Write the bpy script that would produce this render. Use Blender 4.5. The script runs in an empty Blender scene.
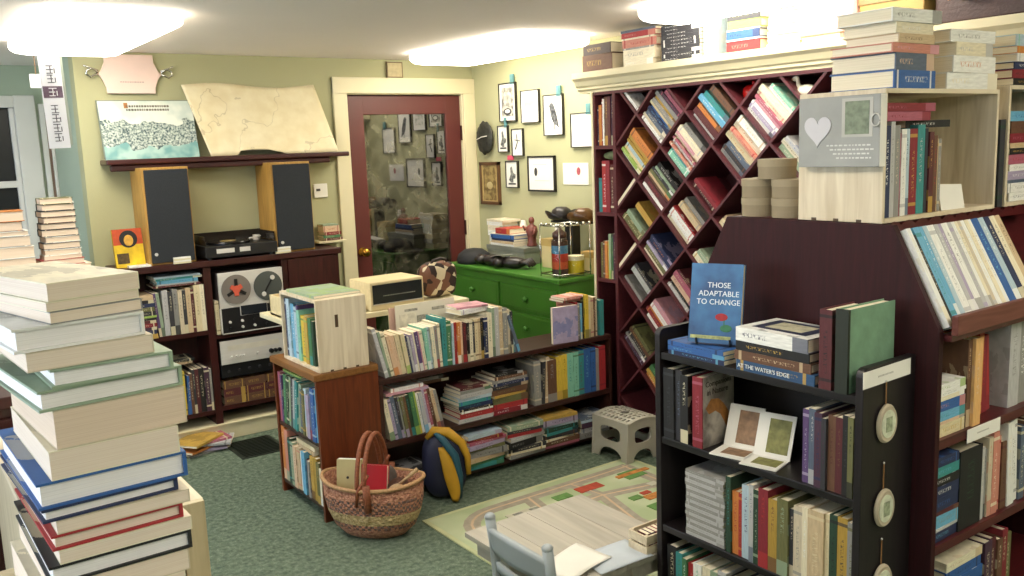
import bpy, bmesh, math, random
from mathutils import Matrix, Vector, noise as mnoise
R = math.radians
rng = random.Random(7)
SC = bpy.context.scene
COL = SC.collection

# ------------------------------------------------------------------ camera
CAM_H = 1.6
YAW, PITCH, ROLL, FPX = 0.616820, 0.157759, -0.0369100, 893.73
_cy, _sy, _cp, _sp = math.cos(YAW), math.sin(YAW), math.cos(PITCH), math.sin(PITCH)
CF = Vector((_sy*_cp, _cy*_cp, -_sp))
_r0 = Vector((_cy, -_sy, 0)); _u0 = _r0.cross(CF)
CR = _r0*math.cos(ROLL) + _u0*math.sin(ROLL)
CU = -_r0*math.sin(ROLL) + _u0*math.cos(ROLL)
CP = Vector((0, 0, CAM_H))
cam = bpy.data.objects.new('camera', bpy.data.cameras.new('camera'))
COL.objects.link(cam)
cam.matrix_world = Matrix(((CR.x, CU.x, -CF.x, CP.x), (CR.y, CU.y, -CF.y, CP.y), (CR.z, CU.z, -CF.z, CP.z), (0, 0, 0, 1)))
cam.data.sensor_width = 36; cam.data.lens = FPX/1024*36; cam.data.clip_start = .02
SC.camera = cam
def at(px, py, **k):
    """point of the room seen at a photo pixel on the plane X=, Y= or Z="""
    (a, v), = k.items(); i = 'XYZ'.index(a)
    d = CR*(px-512)/FPX - CU*(py-288)/FPX + CF
    return CP + d*((v-CP[i])/d[i])

# ------------------------------------------------------------------ world + exposure
w = bpy.data.worlds.new('world'); SC.world = w; w.use_nodes = True
w.node_tree.nodes['Background'].inputs[0].default_value = (.78, .87, 1, 1)
w.node_tree.nodes['Background'].inputs[1].default_value = 7.0
SC.view_settings.view_transform = 'Standard'; SC.view_settings.look = 'None'
SC.view_settings.gamma = 1; SC.view_settings.exposure = 0.2
SC.view_settings.use_curve_mapping = False
LAMP_E = 11.5

# ------------------------------------------------------------------ materials
def lin(c):
    return c/12.92 if c <= .04045 else ((c+.055)/1.055)**2.4
def hexc(h):
    h = h.lstrip('#'); return tuple(lin(int(h[i:i+2], 16)/255) for i in (0, 2, 4)) + (1,)
PAL = dict(cream='e3d9b8', white='e6e6e0', tan='c9ae84', beige='cbbb9c', yellow='dcb92c', mustard='b08a2c', orange='d27a2e',
    red='b3272a', crimson='8e1f2c', maroon='5c2226', brown='6a452e', chocolate='3c2820', black='1d1c1e', charcoal='34343a',
    grey='8e8c88', silver='b4b4b4', navy='242f58', blue='2a5fa8', skyblue='5fa9d0', teal='2f8d8c', mint='7cc4a8', green='3f7a4a',
    lime='8fb046', darkgreen='24432f', olive='6a6a3c', purple='5b4076', lilac='a798b8', pink='cf8f9c', salmon='d0806c',
    rose='b0566c', sage='8fa587', buff='d8c89a', peach='dcb692', slate='56657a', paleblue='a9c3cf', gold='c49a3a', apricot='e0a860', deepblue='28507c', plum='4a2c42')
def _soft(h, k=.16):
    r, g, b = [int(h[i:i+2], 16) for i in (0, 2, 4)]; m = (r*.3+g*.59+b*.11)
    return '%02x%02x%02x' % tuple(int(max(0, min(255, c+(m-c)*k))) for c in (r, g, b))
PAL = {k: _soft(v) for k, v in PAL.items()}
MATS = {}
def new_mat(key):
    m = bpy.data.materials.new(key); m.use_nodes = True
    return m, m.node_tree, m.node_tree.nodes['Principled BSDF']
def N(nt, t, **k):
    n = nt.nodes.new(t)
    for a, b in k.items(): setattr(n, a, b)
    return n
def ramp(nt, src, a, b, ca=(0,0,0,1), cb=(1,1,1,1)):
    r = N(nt, 'ShaderNodeValToRGB'); e = r.color_ramp.elements
    e[0].position = a; e[0].color = ca; e[1].position = b; e[1].color = cb
    nt.links.new(src, r.inputs[0]); return r.outputs[0]
def mixc(nt, f, a, b):
    n = N(nt, 'ShaderNodeMix', data_type='RGBA')
    for i, s in ((0, f), (6, a), (7, b)):
        if isinstance(s, (float, int, tuple)): n.inputs[i].default_value = s
        else: nt.links.new(s, n.inputs[i])
    return n.outputs[2]
def mth(nt, op, a, b=0.0):
    n = N(nt, 'ShaderNodeMath', operation=op)
    for i, s in ((0, a), (1, b)):
        if isinstance(s, (float, int)): n.inputs[i].default_value = s
        else: nt.links.new(s, n.inputs[i])
    return n.outputs[0]
def shade(c, k): return tuple(min(1, v*k) for v in c[:3]) + (1,)
def mat(key, col=None, rough=.6, var=.12, scale=8, stretch=(1, 1, 1), metal=0, bump=0, bscale=60, spec=.5, coat=0):
    """plain surface with soft procedural variation"""
    if key in MATS: return MATS[key]
    c = hexc(col) if isinstance(col, str) else col
    m, nt, bs = new_mat(key)
    tc = N(nt, 'ShaderNodeTexCoord'); mp = N(nt, 'ShaderNodeMapping'); mp.inputs['Scale'].default_value = stretch
    nt.links.new(tc.outputs['Object'], mp.inputs[0])
    nz = N(nt, 'ShaderNodeTexNoise'); nz.inputs['Scale'].default_value = scale; nz.inputs['Detail'].default_value = 4
    nt.links.new(mp.outputs[0], nz.inputs['Vector'])
    nt.links.new(ramp(nt, nz.outputs[0], .3, .7, shade(c, 1-var), shade(c, 1+var)), bs.inputs['Base Color'])
    bs.inputs['Roughness'].default_value = rough; bs.inputs['Metallic'].default_value = metal
    bs.inputs['Specular IOR Level'].default_value = spec
    if coat: bs.inputs['Coat Weight'].default_value = coat; bs.inputs['Coat Roughness'].default_value = .15
    if bump:
        n2 = N(nt, 'ShaderNodeTexNoise'); n2.inputs['Scale'].default_value = bscale; nt.links.new(mp.outputs[0], n2.inputs['Vector'])
        bp = N(nt, 'ShaderNodeBump'); bp.inputs['Strength'].default_value = bump; bp.inputs['Distance'].default_value = .01
        nt.links.new(n2.outputs[0], bp.inputs['Height']); nt.links.new(bp.outputs[0], bs.inputs['Normal'])
    MATS[key] = m; return m
def wood(key, c1, c2, rough=.45, axis=2, scale=5, coat=0, spec=.5):
    if key in MATS: return MATS[key]
    m, nt, bs = new_mat(key)
    tc = N(nt, 'ShaderNodeTexCoord'); mp = N(nt, 'ShaderNodeMapping')
    s = [12, 12, 12]; s[axis] = 1.0; mp.inputs['Scale'].default_value = s
    nt.links.new(tc.outputs['Object'], mp.inputs[0])
    nz = N(nt, 'ShaderNodeTexNoise'); nz.inputs['Scale'].default_value = scale; nz.inputs['Detail'].default_value = 6
    nz.inputs['Distortion'].default_value = .8; nt.links.new(mp.outputs[0], nz.inputs['Vector'])
    nt.links.new(ramp(nt, nz.outputs[0], .3, .7, hexc(c1), hexc(c2)), bs.inputs['Base Color'])
    bs.inputs['Roughness'].default_value = rough; bs.inputs['Specular IOR Level'].default_value = spec
    if coat: bs.inputs['Coat Weight'].default_value = coat
    MATS[key] = m; return m
def cover_mat(cn, an='', style=0, rough=.6):
    """book cover: colour, a band of tiny lettering on the spine, a picture block on the boards (UV: spine u<1, boards u>=2)"""
    key = 'cover_%s_%s_%d' % (cn, an, style)
    if key in MATS: return MATS[key]
    c = hexc(PAL[cn]); a = hexc(PAL[an]) if an else (shade(c, .35) if sum(c[:3]) > .8 else hexc('d8cfae'))
    m, nt, bs = new_mat(key)
    uv = N(nt, 'ShaderNodeUVMap'); sp = N(nt, 'ShaderNodeSeparateXYZ'); nt.links.new(uv.outputs[0], sp.inputs[0])
    u, v = sp.outputs[0], sp.outputs[1]
    mp = N(nt, 'ShaderNodeMapping'); mp.inputs['Scale'].default_value = (3.2, 62, 1); nt.links.new(uv.outputs[0], mp.inputs[0])
    nz = N(nt, 'ShaderNodeTexNoise'); nz.inputs['Scale'].default_value = 1.0; nz.inputs['Detail'].default_value = 2
    nt.links.new(mp.outputs[0], nz.inputs['Vector'])
    marks = mth(nt, 'GREATER_THAN', nz.outputs[0], .53)
    v0, v1 = ((.35, .85), (.2, .75), (.55, .9))[style % 3]
    msk = mth(nt, 'MULTIPLY', mth(nt, 'GREATER_THAN', v, v0), mth(nt, 'LESS_THAN', v, v1))
    msk = mth(nt, 'MULTIPLY', msk, mth(nt, 'MULTIPLY', mth(nt, 'GREATER_THAN', u, .34), mth(nt, 'LESS_THAN', u, .66)))
    msk = mth(nt, 'MULTIPLY', msk, marks)
    if style in (1, 4):      # bands
        b = mth(nt, 'MULTIPLY', mth(nt, 'GREATER_THAN', v, .9), mth(nt, 'LESS_THAN', v, .94))
        b = mth(nt, 'ADD', b, mth(nt, 'MULTIPLY', mth(nt, 'GREATER_THAN', v, .1), mth(nt, 'LESS_THAN', v, .14)))
        msk = mth(nt, 'MAXIMUM', msk, b)
    if style in (2, 5):      # block at the foot
        msk = mth(nt, 'MAXIMUM', msk, mth(nt, 'MULTIPLY', mth(nt, 'LESS_THAN', v, .2), mth(nt, 'LESS_THAN', u, 1.5)))
    n2 = N(nt, 'ShaderNodeTexNoise'); n2.inputs['Scale'].default_value = 3.5; n2.inputs['Detail'].default_value = 5
    nt.links.new(uv.outputs[0], n2.inputs['Vector'])
    pic = mth(nt, 'MULTIPLY', mth(nt, 'GREATER_THAN', u, 1.5), mth(nt, 'GREATER_THAN', n2.outputs[0], .5))
    pic = mth(nt, 'MULTIPLY', pic, mth(nt, 'MULTIPLY', mth(nt, 'GREATER_THAN', v, .15), mth(nt, 'LESS_THAN', v, .7)))
    msk = mth(nt, 'MAXIMUM', msk, mth(nt, 'MULTIPLY', pic, .55))
    n3 = N(nt, 'ShaderNodeTexNoise'); n3.inputs['Scale'].default_value = 6; nt.links.new(uv.outputs[0], n3.inputs['Vector'])
    base = ramp(nt, n3.outputs[0], .3, .7, shade(c, .86), shade(c, 1.1))
    nt.links.new(mixc(nt, mth(nt, 'MULTIPLY', msk, .8), base, a), bs.inputs['Base Color'])
    bs.inputs['Roughness'].default_value = rough
    MATS[key] = m; return m
def page_mat(key='pages', c1='d9cdb0', c2='efe6cf'):
    if key in MATS: return MATS[key]
    m, nt, bs = new_mat(key)
    tc = N(nt, 'ShaderNodeUVMap'); mp = N(nt, 'ShaderNodeMapping'); mp.inputs['Scale'].default_value = (900, 3, 3)
    nt.links.new(tc.outputs[0], mp.inputs[0])
    nz = N(nt, 'ShaderNodeTexNoise'); nz.inputs['Scale'].default_value = 1; nz.inputs['Detail'].default_value = 2
    nt.links.new(mp.outputs[0], nz.inputs['Vector'])
    nt.links.new(ramp(nt, nz.outputs[0], .35, .65, hexc(c1), hexc(c2)), bs.inputs['Base Color'])
    bs.inputs['Roughness'].default_value = .85
    MATS[key] = m; return m
def emis(key, col, e):
    m, nt, bs = new_mat(key); bs.inputs['Base Color'].default_value = hexc(col)
    bs.inputs['Emission Color'].default_value = hexc(col); bs.inputs['Emission Strength'].default_value = e
    MATS[key] = m; return m

# ------------------------------------------------------------------ mesh builder
class MB:
    def __init__(s): s.v = []; s.f = []; s.m = []; s.mats = []; s.uv = None
    def mi(s, m):
        if m not in s.mats: s.mats.append(m)
        return s.mats.index(m)
    def add(s, vs, fs, m, M=None):
        o = len(s.v); k = s.mi(m)
        s.v += [tuple(M @ Vector(p)) if M else tuple(p) for p in vs]
        s.f += [tuple(i+o for i in q) for q in fs]; s.m += [k]*len(fs); return s
    def box(s, a, b, m, M=None):
        x0, y0, z0 = [min(p, q) for p, q in zip(a, b)]; x1, y1, z1 = [max(p, q) for p, q in zip(a, b)]
        return s.add([(x0,y0,z0),(x1,y0,z0),(x1,y1,z0),(x0,y1,z0),(x0,y0,z1),(x1,y0,z1),(x1,y1,z1),(x0,y1,z1)],
              [(0,3,2,1),(4,5,6,7),(0,1,5,4),(1,2,6,5),(2,3,7,6),(3,0,4,7)], m, M)
    def prism(s, poly, axis, a, b, m, M=None):
        """extrude a 2D outline along axis 0/1/2 from a to b"""
        def P(p, t): return {0: (t, p[0], p[1]), 1: (p[0], t, p[1]), 2: (p[0], p[1], t)}[axis]
        n = len(poly); ar = sum(poly[i][0]*poly[(i+1) % n][1]-poly[(i+1) % n][0]*poly[i][1] for i in range(n))
        if ar < 0: poly = poly[::-1]
        vs = [P(p, a) for p in poly] + [P(p, b) for p in poly]
        fs = [tuple(range(n))[::-1], tuple(range(n, 2*n))] + [(i, (i+1) % n, (i+1) % n+n, i+n) for i in range(n)]
        if (axis == 1) != (b < a): fs = [q[::-1] for q in fs]
        return s.add(vs, fs, m, M)
    def lathe(s, prof, m, c=(0, 0, 0), n=24, M=None, cap=True):
        vs = []; fs = []
        for r, z in prof:
            for i in range(n):
                a = 2*math.pi*i/n; vs.append((c[0]+r*math.cos(a), c[1]+r*math.sin(a), c[2]+z))
        for j in range(len(prof)-1):
            for i in range(n):
                k = (i+1) % n; fs.append((j*n+i, j*n+k, (j+1)*n+k, (j+1)*n+i))
        if cap: fs.append(tuple(range(n))[::-1]); fs.append(tuple(range((len(prof)-1)*n, len(prof)*n)))
        return s.add(vs, fs, m, M)
    def tube(s, pts, r, m, n=8, M=None, closed=False):
        pts = [Vector(p) for p in pts]; vs = []; fs = []; L = len(pts); up = None
        for j, p in enumerate(pts):
            a = pts[j-1] if (j or closed) else p; b = pts[(j+1) % L] if (j < L-1 or closed) else p
            t = (b-a).normalized()
            if up is None: up = t.orthogonal().normalized()
            up = (up - t*up.dot(t)).normalized(); q = t.cross(up)
            rr = r[j] if isinstance(r, (list, tuple)) else r
            for i in range(n):
                an = 2*math.pi*i/n; vs.append(p + up*rr*math.cos(an) + q*rr*math.sin(an))
        for j in range(L if closed else L-1):
            for i in range(n):
                k = (i+1) % n; j2 = (j+1) % L; fs.append((j*n+i, j*n+k, j2*n+k, j2*n+i))
        if not closed: fs.append(tuple(range(n))[::-1]); fs.append(tuple(range((L-1)*n, L*n)))
        return s.add(vs, fs, m, M)
    def ball(s, c, r, m, nu=16, nv=10, M=None, fn=None):
        vs = []; fs = []; rx, ry, rz = r if isinstance(r, (tuple, list)) else (r, r, r)
        for j in range(nv+1):
            th = math.pi*j/nv
            for i in range(nu):
                ph = 2*math.pi*i/nu
                d = Vector((math.sin(th)*math.cos(ph), math.sin(th)*math.sin(ph), math.cos(th)))
                k = fn(d) if fn else 1
                vs.append((c[0]+rx*d.x*k, c[1]+ry*d.y*k, c[2]+rz*d.z*k))
        for j in range(nv):
            for i in range(nu):
                k = (i+1) % nu; fs.append((j*nu+i, (j+1)*nu+i, (j+1)*nu+k, j*nu+k))
        return s.add(vs, fs, m, M)
    def grid(s, fn, nu, nv, m, M=None):
        vs = [fn(i/nu, j/nv) for j in range(nv+1) for i in range(nu+1)]; w = nu+1
        return s.add(vs, [(j*w+i, j*w+i+1, (j+1)*w+i+1, (j+1)*w+i) for j in range(nv) for i in range(nu)], m, M)
    def build(s, name, parent=None, bevel=0, smooth=False, weld=False, solid=0):
        me = bpy.data.meshes.new(name); me.from_pydata(s.v, [], s.f)
        for m in s.mats: me.materials.append(m)
        for p, k in zip(me.polygons, s.m): p.material_index = k
        if s.uv:
            l = me.uv_layers.new(name='UVMap')
            for i, t in enumerate(s.uv): l.data[i].uv = t
        if weld or smooth:
            b = bmesh.new(); b.from_mesh(me); bmesh.ops.remove_doubles(b, verts=b.verts, dist=1e-5)
            bmesh.ops.recalc_face_normals(b, faces=b.faces); b.to_mesh(me); b.free()
        if smooth:
            for p in me.polygons: p.use_smooth = True
        o = bpy.data.objects.new(name, me); COL.objects.link(o)
        if parent: o.parent = parent
        if solid:
            md = o.modifiers.new('thick', 'SOLIDIFY'); md.thickness = solid; md.offset = 0
        if bevel:
            md = o.modifiers.new('bevel', 'BEVEL'); md.width = bevel; md.segments = 2; md.limit_method = 'ANGLE'
        return o
ZERO = Vector((0, 0, 0))
def tag(o, label, cat, group=None, kind=None):
    if kind: o['kind'] = kind
    if label: o['label'] = label; o['category'] = cat
    if group: o['group'] = group
    return o
def thing(name, label, cat, loc=(0, 0, 0), rz=0, group=None, M=None):
    o = bpy.data.objects.new(name, None); COL.objects.link(o); o.empty_display_size = .05
    if M is not None: o.matrix_world = M
    else: o.location = loc; o.rotation_euler = (0, 0, rz)
    return tag(o, label, cat, group)
def struct(name, mb, **k):
    o = mb.build(name, **k); o['kind'] = 'structure'; return o
def TR(x, y, z, rz=0, rx=0, ry=0):
    return Matrix.Translation((x, y, z)) @ Matrix.Rotation(rz, 4, 'Z') @ Matrix.Rotation(ry, 4, 'Y') @ Matrix.Rotation(rx, 4, 'X')
FONT = {}
def text(txt, size, m, M, parent, name='lettering', depth=.0006, align='CENTER', space=1, fit=None):
    c = bpy.data.curves.new('t', 'FONT'); c.body = txt; c.size = size; c.align_x = align; c.extrude = depth; c.space_line = space; c.resolution_u = 3
    t = bpy.data.objects.new('t', c); COL.objects.link(t)
    me = bpy.data.meshes.new_from_object(t.evaluated_get(bpy.context.evaluated_depsgraph_get()))
    bpy.data.objects.remove(t)
    me.transform(M); me.materials.clear(); me.materials.append(m)
    o = bpy.data.objects.new(name, me); COL.objects.link(o); o.parent = parent; return o

# ------------------------------------------------------------------ books
ORD = ['', 'first', 'second', 'third', 'fourth', 'fifth', 'sixth', 'seventh', 'eighth', 'ninth', 'tenth', 'eleventh', 'twelfth',
       'thirteenth', 'fourteenth', 'fifteenth', 'sixteenth', 'seventeenth', 'eighteenth', 'nineteenth', 'twentieth']
ORD += ['twenty-' + x for x in ORD[1:10]] + ['thirtieth'] + ['thirty-' + x for x in ORD[1:10]] + ['fortieth'] + ['forty-' + x for x in ORD[1:10]]
CNAME = dict(deepblue='deep blue', skyblue='sky blue', darkgreen='dark green', paleblue='pale blue', mint='mint green', lime='lime green', charcoal='charcoal grey')
def cname(c): return CNAME.get(c, c)
def book_meshes(root, t, h, d, cn, an='', style=0, hard=None, pages='pages'):
    """local frame: spine on -Y, thickness +X, height +Z, depth +Y"""
    if hard is None: hard = t > .022
    c = .0028 if hard else .0012; i = .004 if hard else .0003
    mc = cover_mat(cn, an, style) if isinstance(cn, str) else cn
    b = MB(); b.uv = []
    for A, B in (((0, 0, 0), (c, d, h)), ((t-c, 0, 0), (t, d, h)), ((c, 0, 0), (t-c, c*1.3, h))):
        n0 = len(b.f); b.box(A, B, mc)
        for q in b.f[n0:]:
            P = [Vector(b.v[k]) for k in q]; nn = (P[1]-P[0]).cross(P[2]-P[0])
            for p in P:
                if abs(nn.x) > max(abs(nn.y), abs(nn.z)): b.uv.append((2+p.y/d, p.z/h))
                elif abs(nn.y) > abs(nn.z): b.uv.append((min(.99, max(0, p.x/t)), p.z/h))
                else: b.uv.append((1.2, p.z/h))
    b.build('cover', root)
    b = MB().box((c, c*1.3, i), (t-c, d-i, h-i), page_mat() if pages == 'pages' else MATS[pages])
    b.uv = [(b.v[k][0], b.v[k][1]+b.v[k][2]) for q in b.f for k in q]; b.build('page_block', root)
ALLB = []
def book(M, t, h, d, cn, label, group, an='', style=0, hard=None, name='book', pages='pages', cat='book'):
    r = thing(name, label, cat, group=group, M=M); ALLB.append(r); book_meshes(r, t, h, d, cn, an, style, hard, pages); return r
def parse(s):
    out = []
    for it in s.split(';'):
        p = it.split()
        if not p: continue
        c, _, a = p[0].partition('/'); out.append((c, a, [float(x) for x in p[1:]]))
    return out
def size_word(t): return 'slim ' if t < .014 else ('thick ' if t > .034 else '')
def row(spec, where, group, M, hdef=.2, ddef=.15, lean=0, start=0, gap=.0006, state='upright', end=None, ddj=.01):
    """upright books left to right. spec 'colour[/accent] t_cm h_cm [lean_deg]'; M: frame whose -Y faces the viewer"""
    x = 0; k = start; its = parse(spec)
    if end:
        tot = sum(((p[0] if p else 2)/100)/math.cos(R(p[2] if len(p) > 2 else lean)) for _, _, p in its); sc = end/tot
    else: sc = 1
    for c, a, p in its:
        k += 1
        if c == 'gap': x += p[0]/100*sc; k -= 1; continue
        t = (p[0] if p else rng.uniform(1.2, 2.8))/100*sc
        h = p[1]/100 if len(p) > 1 else hdef*rng.uniform(.88, 1.06)
        L = R(p[2]) if len(p) > 2 else R(lean)
        d = min(ddef, h*.72)*rng.uniform(.93, 1.0); fy = rng.uniform(0, ddj)
        if L >= 0:   # top leans left, pivots on its left foot
            Mb = M @ Matrix.Translation((x, fy, 0)) @ Matrix.Rotation(-L, 4, 'Y')
        else:
            Mb = M @ Matrix.Translation((x + t*math.cos(L), fy, 0)) @ Matrix.Rotation(-L, 4, 'Y') @ Matrix.Translation((-t, 0, 0))
        x += t/math.cos(L) + gap
        lab = '%s%s %s book, %s from left %s' % (size_word(t), cname(c), 'leaning' if abs(L) > R(4) else state, ORD[k], where)
        book(Mb, t, h, d, c, lab, group, a, rng.randrange(6))
    return x
def stack(spec, where, group, M, wdef=.2, ddef=.15, spine=True, jit=.008, rj=4, name='book', side='bottom', start=0, pages='pages'):
    """flat books bottom to top. spec 'colour[/accent] t_cm [long_cm depth_cm]'. origin: centre of the pile's front foot line"""
    z = 0; k = start
    for c, a, p in parse(spec):
        k += 1
        t = p[0]/100 if p else rng.uniform(.012, .03); h = p[1]/100 if len(p) > 1 else wdef*rng.uniform(.88, 1.05)
        d = p[2]/100 if len(p) > 2 else ddef*rng.uniform(.9, 1.05)
        j = Matrix.Translation((rng.uniform(-jit, jit), rng.uniform(0, jit), z)) @ Matrix.Translation((0, d/2, 0)) @ Matrix.Rotation(R(rng.uniform(-rj, rj)), 4, 'Z')
        if spine: B = Matrix(((0, 0, -1, h/2), (0, 1, 0, -d/2), (1, 0, 0, 0), (0, 0, 0, 1)))
        else: B = Matrix(((0, 0, 1, -h/2), (0, -1, 0, d/2), (1, 0, 0, 0), (0, 0, 0, 1)))
        z += t + .0004
        lab = '%s%s %s, %s from the %s %s' % (size_word(t), cname(c), name if name != 'book' else 'flat book', ORD[k], side, where)
        if where == 'CARPETHEAP': lab = '%s magazine in the loose heap on the carpet by the plinth' % cname(c)
        book(M @ j @ B, t, h, d, c, lab, group, a, rng.randrange(6), name=name, pages=pages, cat=name)
    return z
def FS(x, y, z, rz=0): return TR(x, y, z, rz)                 # faces -Y
def FW(x, y, z, rz=0): return TR(x, y, z, R(-90)+rz)          # faces -X, left to right runs towards -Y

#@@SETTING
# ------------------------------------------------------------------ room
XR, YB, ZC = 3.455, 5.25, 2.175      # right wall, back wall, ceiling
XL, YF = -1.7, -2.2
def wall_mat(key, c, var=.05): return mat(key, c, rough=.8, var=var, scale=1.5, bump=.15, bscale=220, spec=.3)
M_wall = wall_mat('wall_paint_olive', 'b0af8a')
M_wall2 = wall_mat('wall_paint_sage', 'a6b39e')
M_ceil = wall_mat('ceiling_paint', 'f0e8e1', .02)
M_cream = mat('cream_trim_paint', 'd8cfac', rough=.45, var=.05, scale=3)
M_whitetrim = mat('white_trim_paint', 'd3d2cb', rough=.5, var=.05, scale=3)
def carpet():
    m, nt, bs = new_mat('carpet')
    tc = N(nt, 'ShaderNodeTexCoord')
    a = N(nt, 'ShaderNodeTexNoise'); a.inputs['Scale'].default_value = 42; a.inputs['Detail'].default_value = 3
    b = N(nt, 'ShaderNodeTexNoise'); b.inputs['Scale'].default_value = 240; b.inputs['Detail'].default_value = 2
    v = N(nt, 'ShaderNodeTexVoronoi'); v.inputs['Scale'].default_value = 60
    for n in (a, b, v): nt.links.new(tc.outputs['Object'], n.inputs['Vector'])
    c1 = ramp(nt, a.outputs[0], .35, .65, hexc('4b584c'), hexc('838f7d'))
    c2 = mixc(nt, ramp(nt, b.outputs[0], .4, .62), c1, hexc('5a6a5a'))
    nt.links.new(c2, bs.inputs['Base Color']); bs.inputs['Roughness'].default_value = .95; bs.inputs['Specular IOR Level'].default_value = .1
    bp = N(nt, 'ShaderNodeBump'); bp.inputs['Strength'].default_value = .5; bp.inputs['Distance'].default_value = .01
    nt.links.new(v.outputs[0], bp.inputs['Height']); nt.links.new(bp.outputs[0], bs.inputs['Normal']); return m
M_carpet = carpet()
struct('floor', MB().box((XL-.1, YF-.1, -.08), (XR+.1, 6.6, 0), M_carpet))
struct('ceiling', MB().box((XL-.1, YF-.1, ZC), (XR+.1, 6.6, ZC+.08), M_ceil))
struct('wall_right', MB().box((XR, YF-.1, 0), (XR+.1, YB+.12, ZC), M_wall))
XD0, XD1, ZD = 2.50, 3.36, 1.96      # door leaf opening
BX = .95                            # corner of back wall and window bay
struct('wall_back', MB().box((BX, YB, 0), (XD0, YB+.12, ZC), M_wall).box((XD1, YB, 0), (XR, YB+.12, ZC), M_wall).box((XD0, YB, ZD), (XD1, YB+.12, ZC), M_wall))
struct('door_light_blocker', MB().box((XD0-.1, YB+.13, 0), (XD1+.1, YB+.17, ZC), mat('light_blocker_dark', '2a2622')))  # unseen dark panel added to stop light leaking round the door leaf
struct('wall_bay_side', MB().box((BX, YB+.12, 0), (BX+.1, 6.1, ZC), M_wall2))
# bay: window wall at Y=6.0 with a wide window, and a narrow casing near the corner
WY = 6.1
struct('wall_bay_back', MB().box((.87, WY, 0), (BX+.1, WY+.1, ZC), M_wall2).box((XL, WY, 1.99), (.87, WY+.1, ZC), M_wall2).box((XL, WY, 0), (.87, WY+.1, .95), M_wall2)
       .box((XL, WY, .95), (-.3, WY+.1, 1.99), M_wall2))
struct('wall_left', MB().box((XL-.1, YF, 0), (XL, .2, ZC), M_wall2).box((XL-.1, 2.4, 0), (XL, 3.6, ZC), M_wall2).box((XL-.1, 5.6, 0), (XL, 6.15, ZC), M_wall2).box((XL-.1, 3.6, 0), (XL, 5.6, .9), M_wall2).box((XL-.1, 3.6, 1.95), (XL, 5.6, ZC), M_wall2).box((XL-.1, .2, 0), (XL, 2.4, .9), M_wall2).box((XL-.1, .2, 1.95), (XL, 2.4, ZC), M_wall2))
struct('wall_front', MB().box((XL, YF-.1, 0), (XR, YF, ZC), M_wall2))
#window_1: dark bay window
M_glass = mat('window_glass_dark', '14181a', rough=.35, var=.3, scale=3, spec=.3)
wn = struct('window_1', MB().box((-.3, WY+.05, .95), (.76, WY+.06, 1.99), M_glass))
MB().box((.755, WY-.03, .95), (.868, WY+.02, 2.0), M_whitetrim).box((-.36, WY-.028, 1.93), (.756, WY+.018, 1.998), M_whitetrim).box((.73, WY+.001, .95), (.7545, WY+.05, 1.929), M_whitetrim)\
    .box((-.3, WY+.0, 1.46), (.74, WY+.05, 1.50), M_whitetrim).box((.2, WY+.0, .95), (.24, WY+.05, 1.97), M_whitetrim).build('window_frame', wn, bevel=.004)
MB().box((-.36, WY-.09, .91), (.9, WY+.02, .95), M_whitetrim).build('window_sill', wn, bevel=.004)
#window_2: narrow shuttered casing in the bay corner
w2 = struct('window_2', MB().box((.913, WY-.012, .95), (.932, WY, 1.9), mat('taupe_sash', '8d7566', var=.08)))
MB().box((.885, WY-.03, .9), (.914, WY, 1.95), M_whitetrim).box((.931, WY-.03, .9), (.949, WY, 1.95), M_whitetrim).box((.915, WY-.029, 1.9), (.930, WY-.001, 1.949), M_whitetrim).build('window_frame', w2, bevel=.003)
#window_3: daylight window on the left wall, outside the frame
w3 = struct('window_3', MB().box((XL-.06, .2, 1.40), (XL-.02, 2.4, 1.44), M_whitetrim).box((XL-.06, 1.28, .9), (XL-.02, 1.32, 1.95), M_whitetrim)
    .box((XL-.03, .12, .86), (XL+.02, .2, 2.0), M_whitetrim).box((XL-.03, 2.4, .86), (XL+.02, 2.48, 2.0), M_whitetrim).box((XL-.03, .12, 1.95), (XL+.02, 2.48, 2.02), M_whitetrim).box((XL-.03, .12, .84), (XL+.05, 2.48, .9), M_whitetrim))

#added_window_4: second left-wall window, out of view, added so sky light reaches the bay
struct('added_window_4', MB().box((XL-.06, 3.6, 1.40), (XL-.02, 5.6, 1.44), M_whitetrim).box((XL-.06, 4.58, .9), (XL-.02, 4.62, 1.95), M_whitetrim)
    .box((XL-.03, 3.52, .86), (XL+.02, 3.6, 2.0), M_whitetrim).box((XL-.03, 5.6, .86), (XL+.02, 5.68, 2.0), M_whitetrim).box((XL-.03, 3.52, 1.95), (XL+.02, 5.68, 2.02), M_whitetrim).box((XL-.03, 3.52, .84), (XL+.05, 5.68, .9), M_whitetrim))

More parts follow.
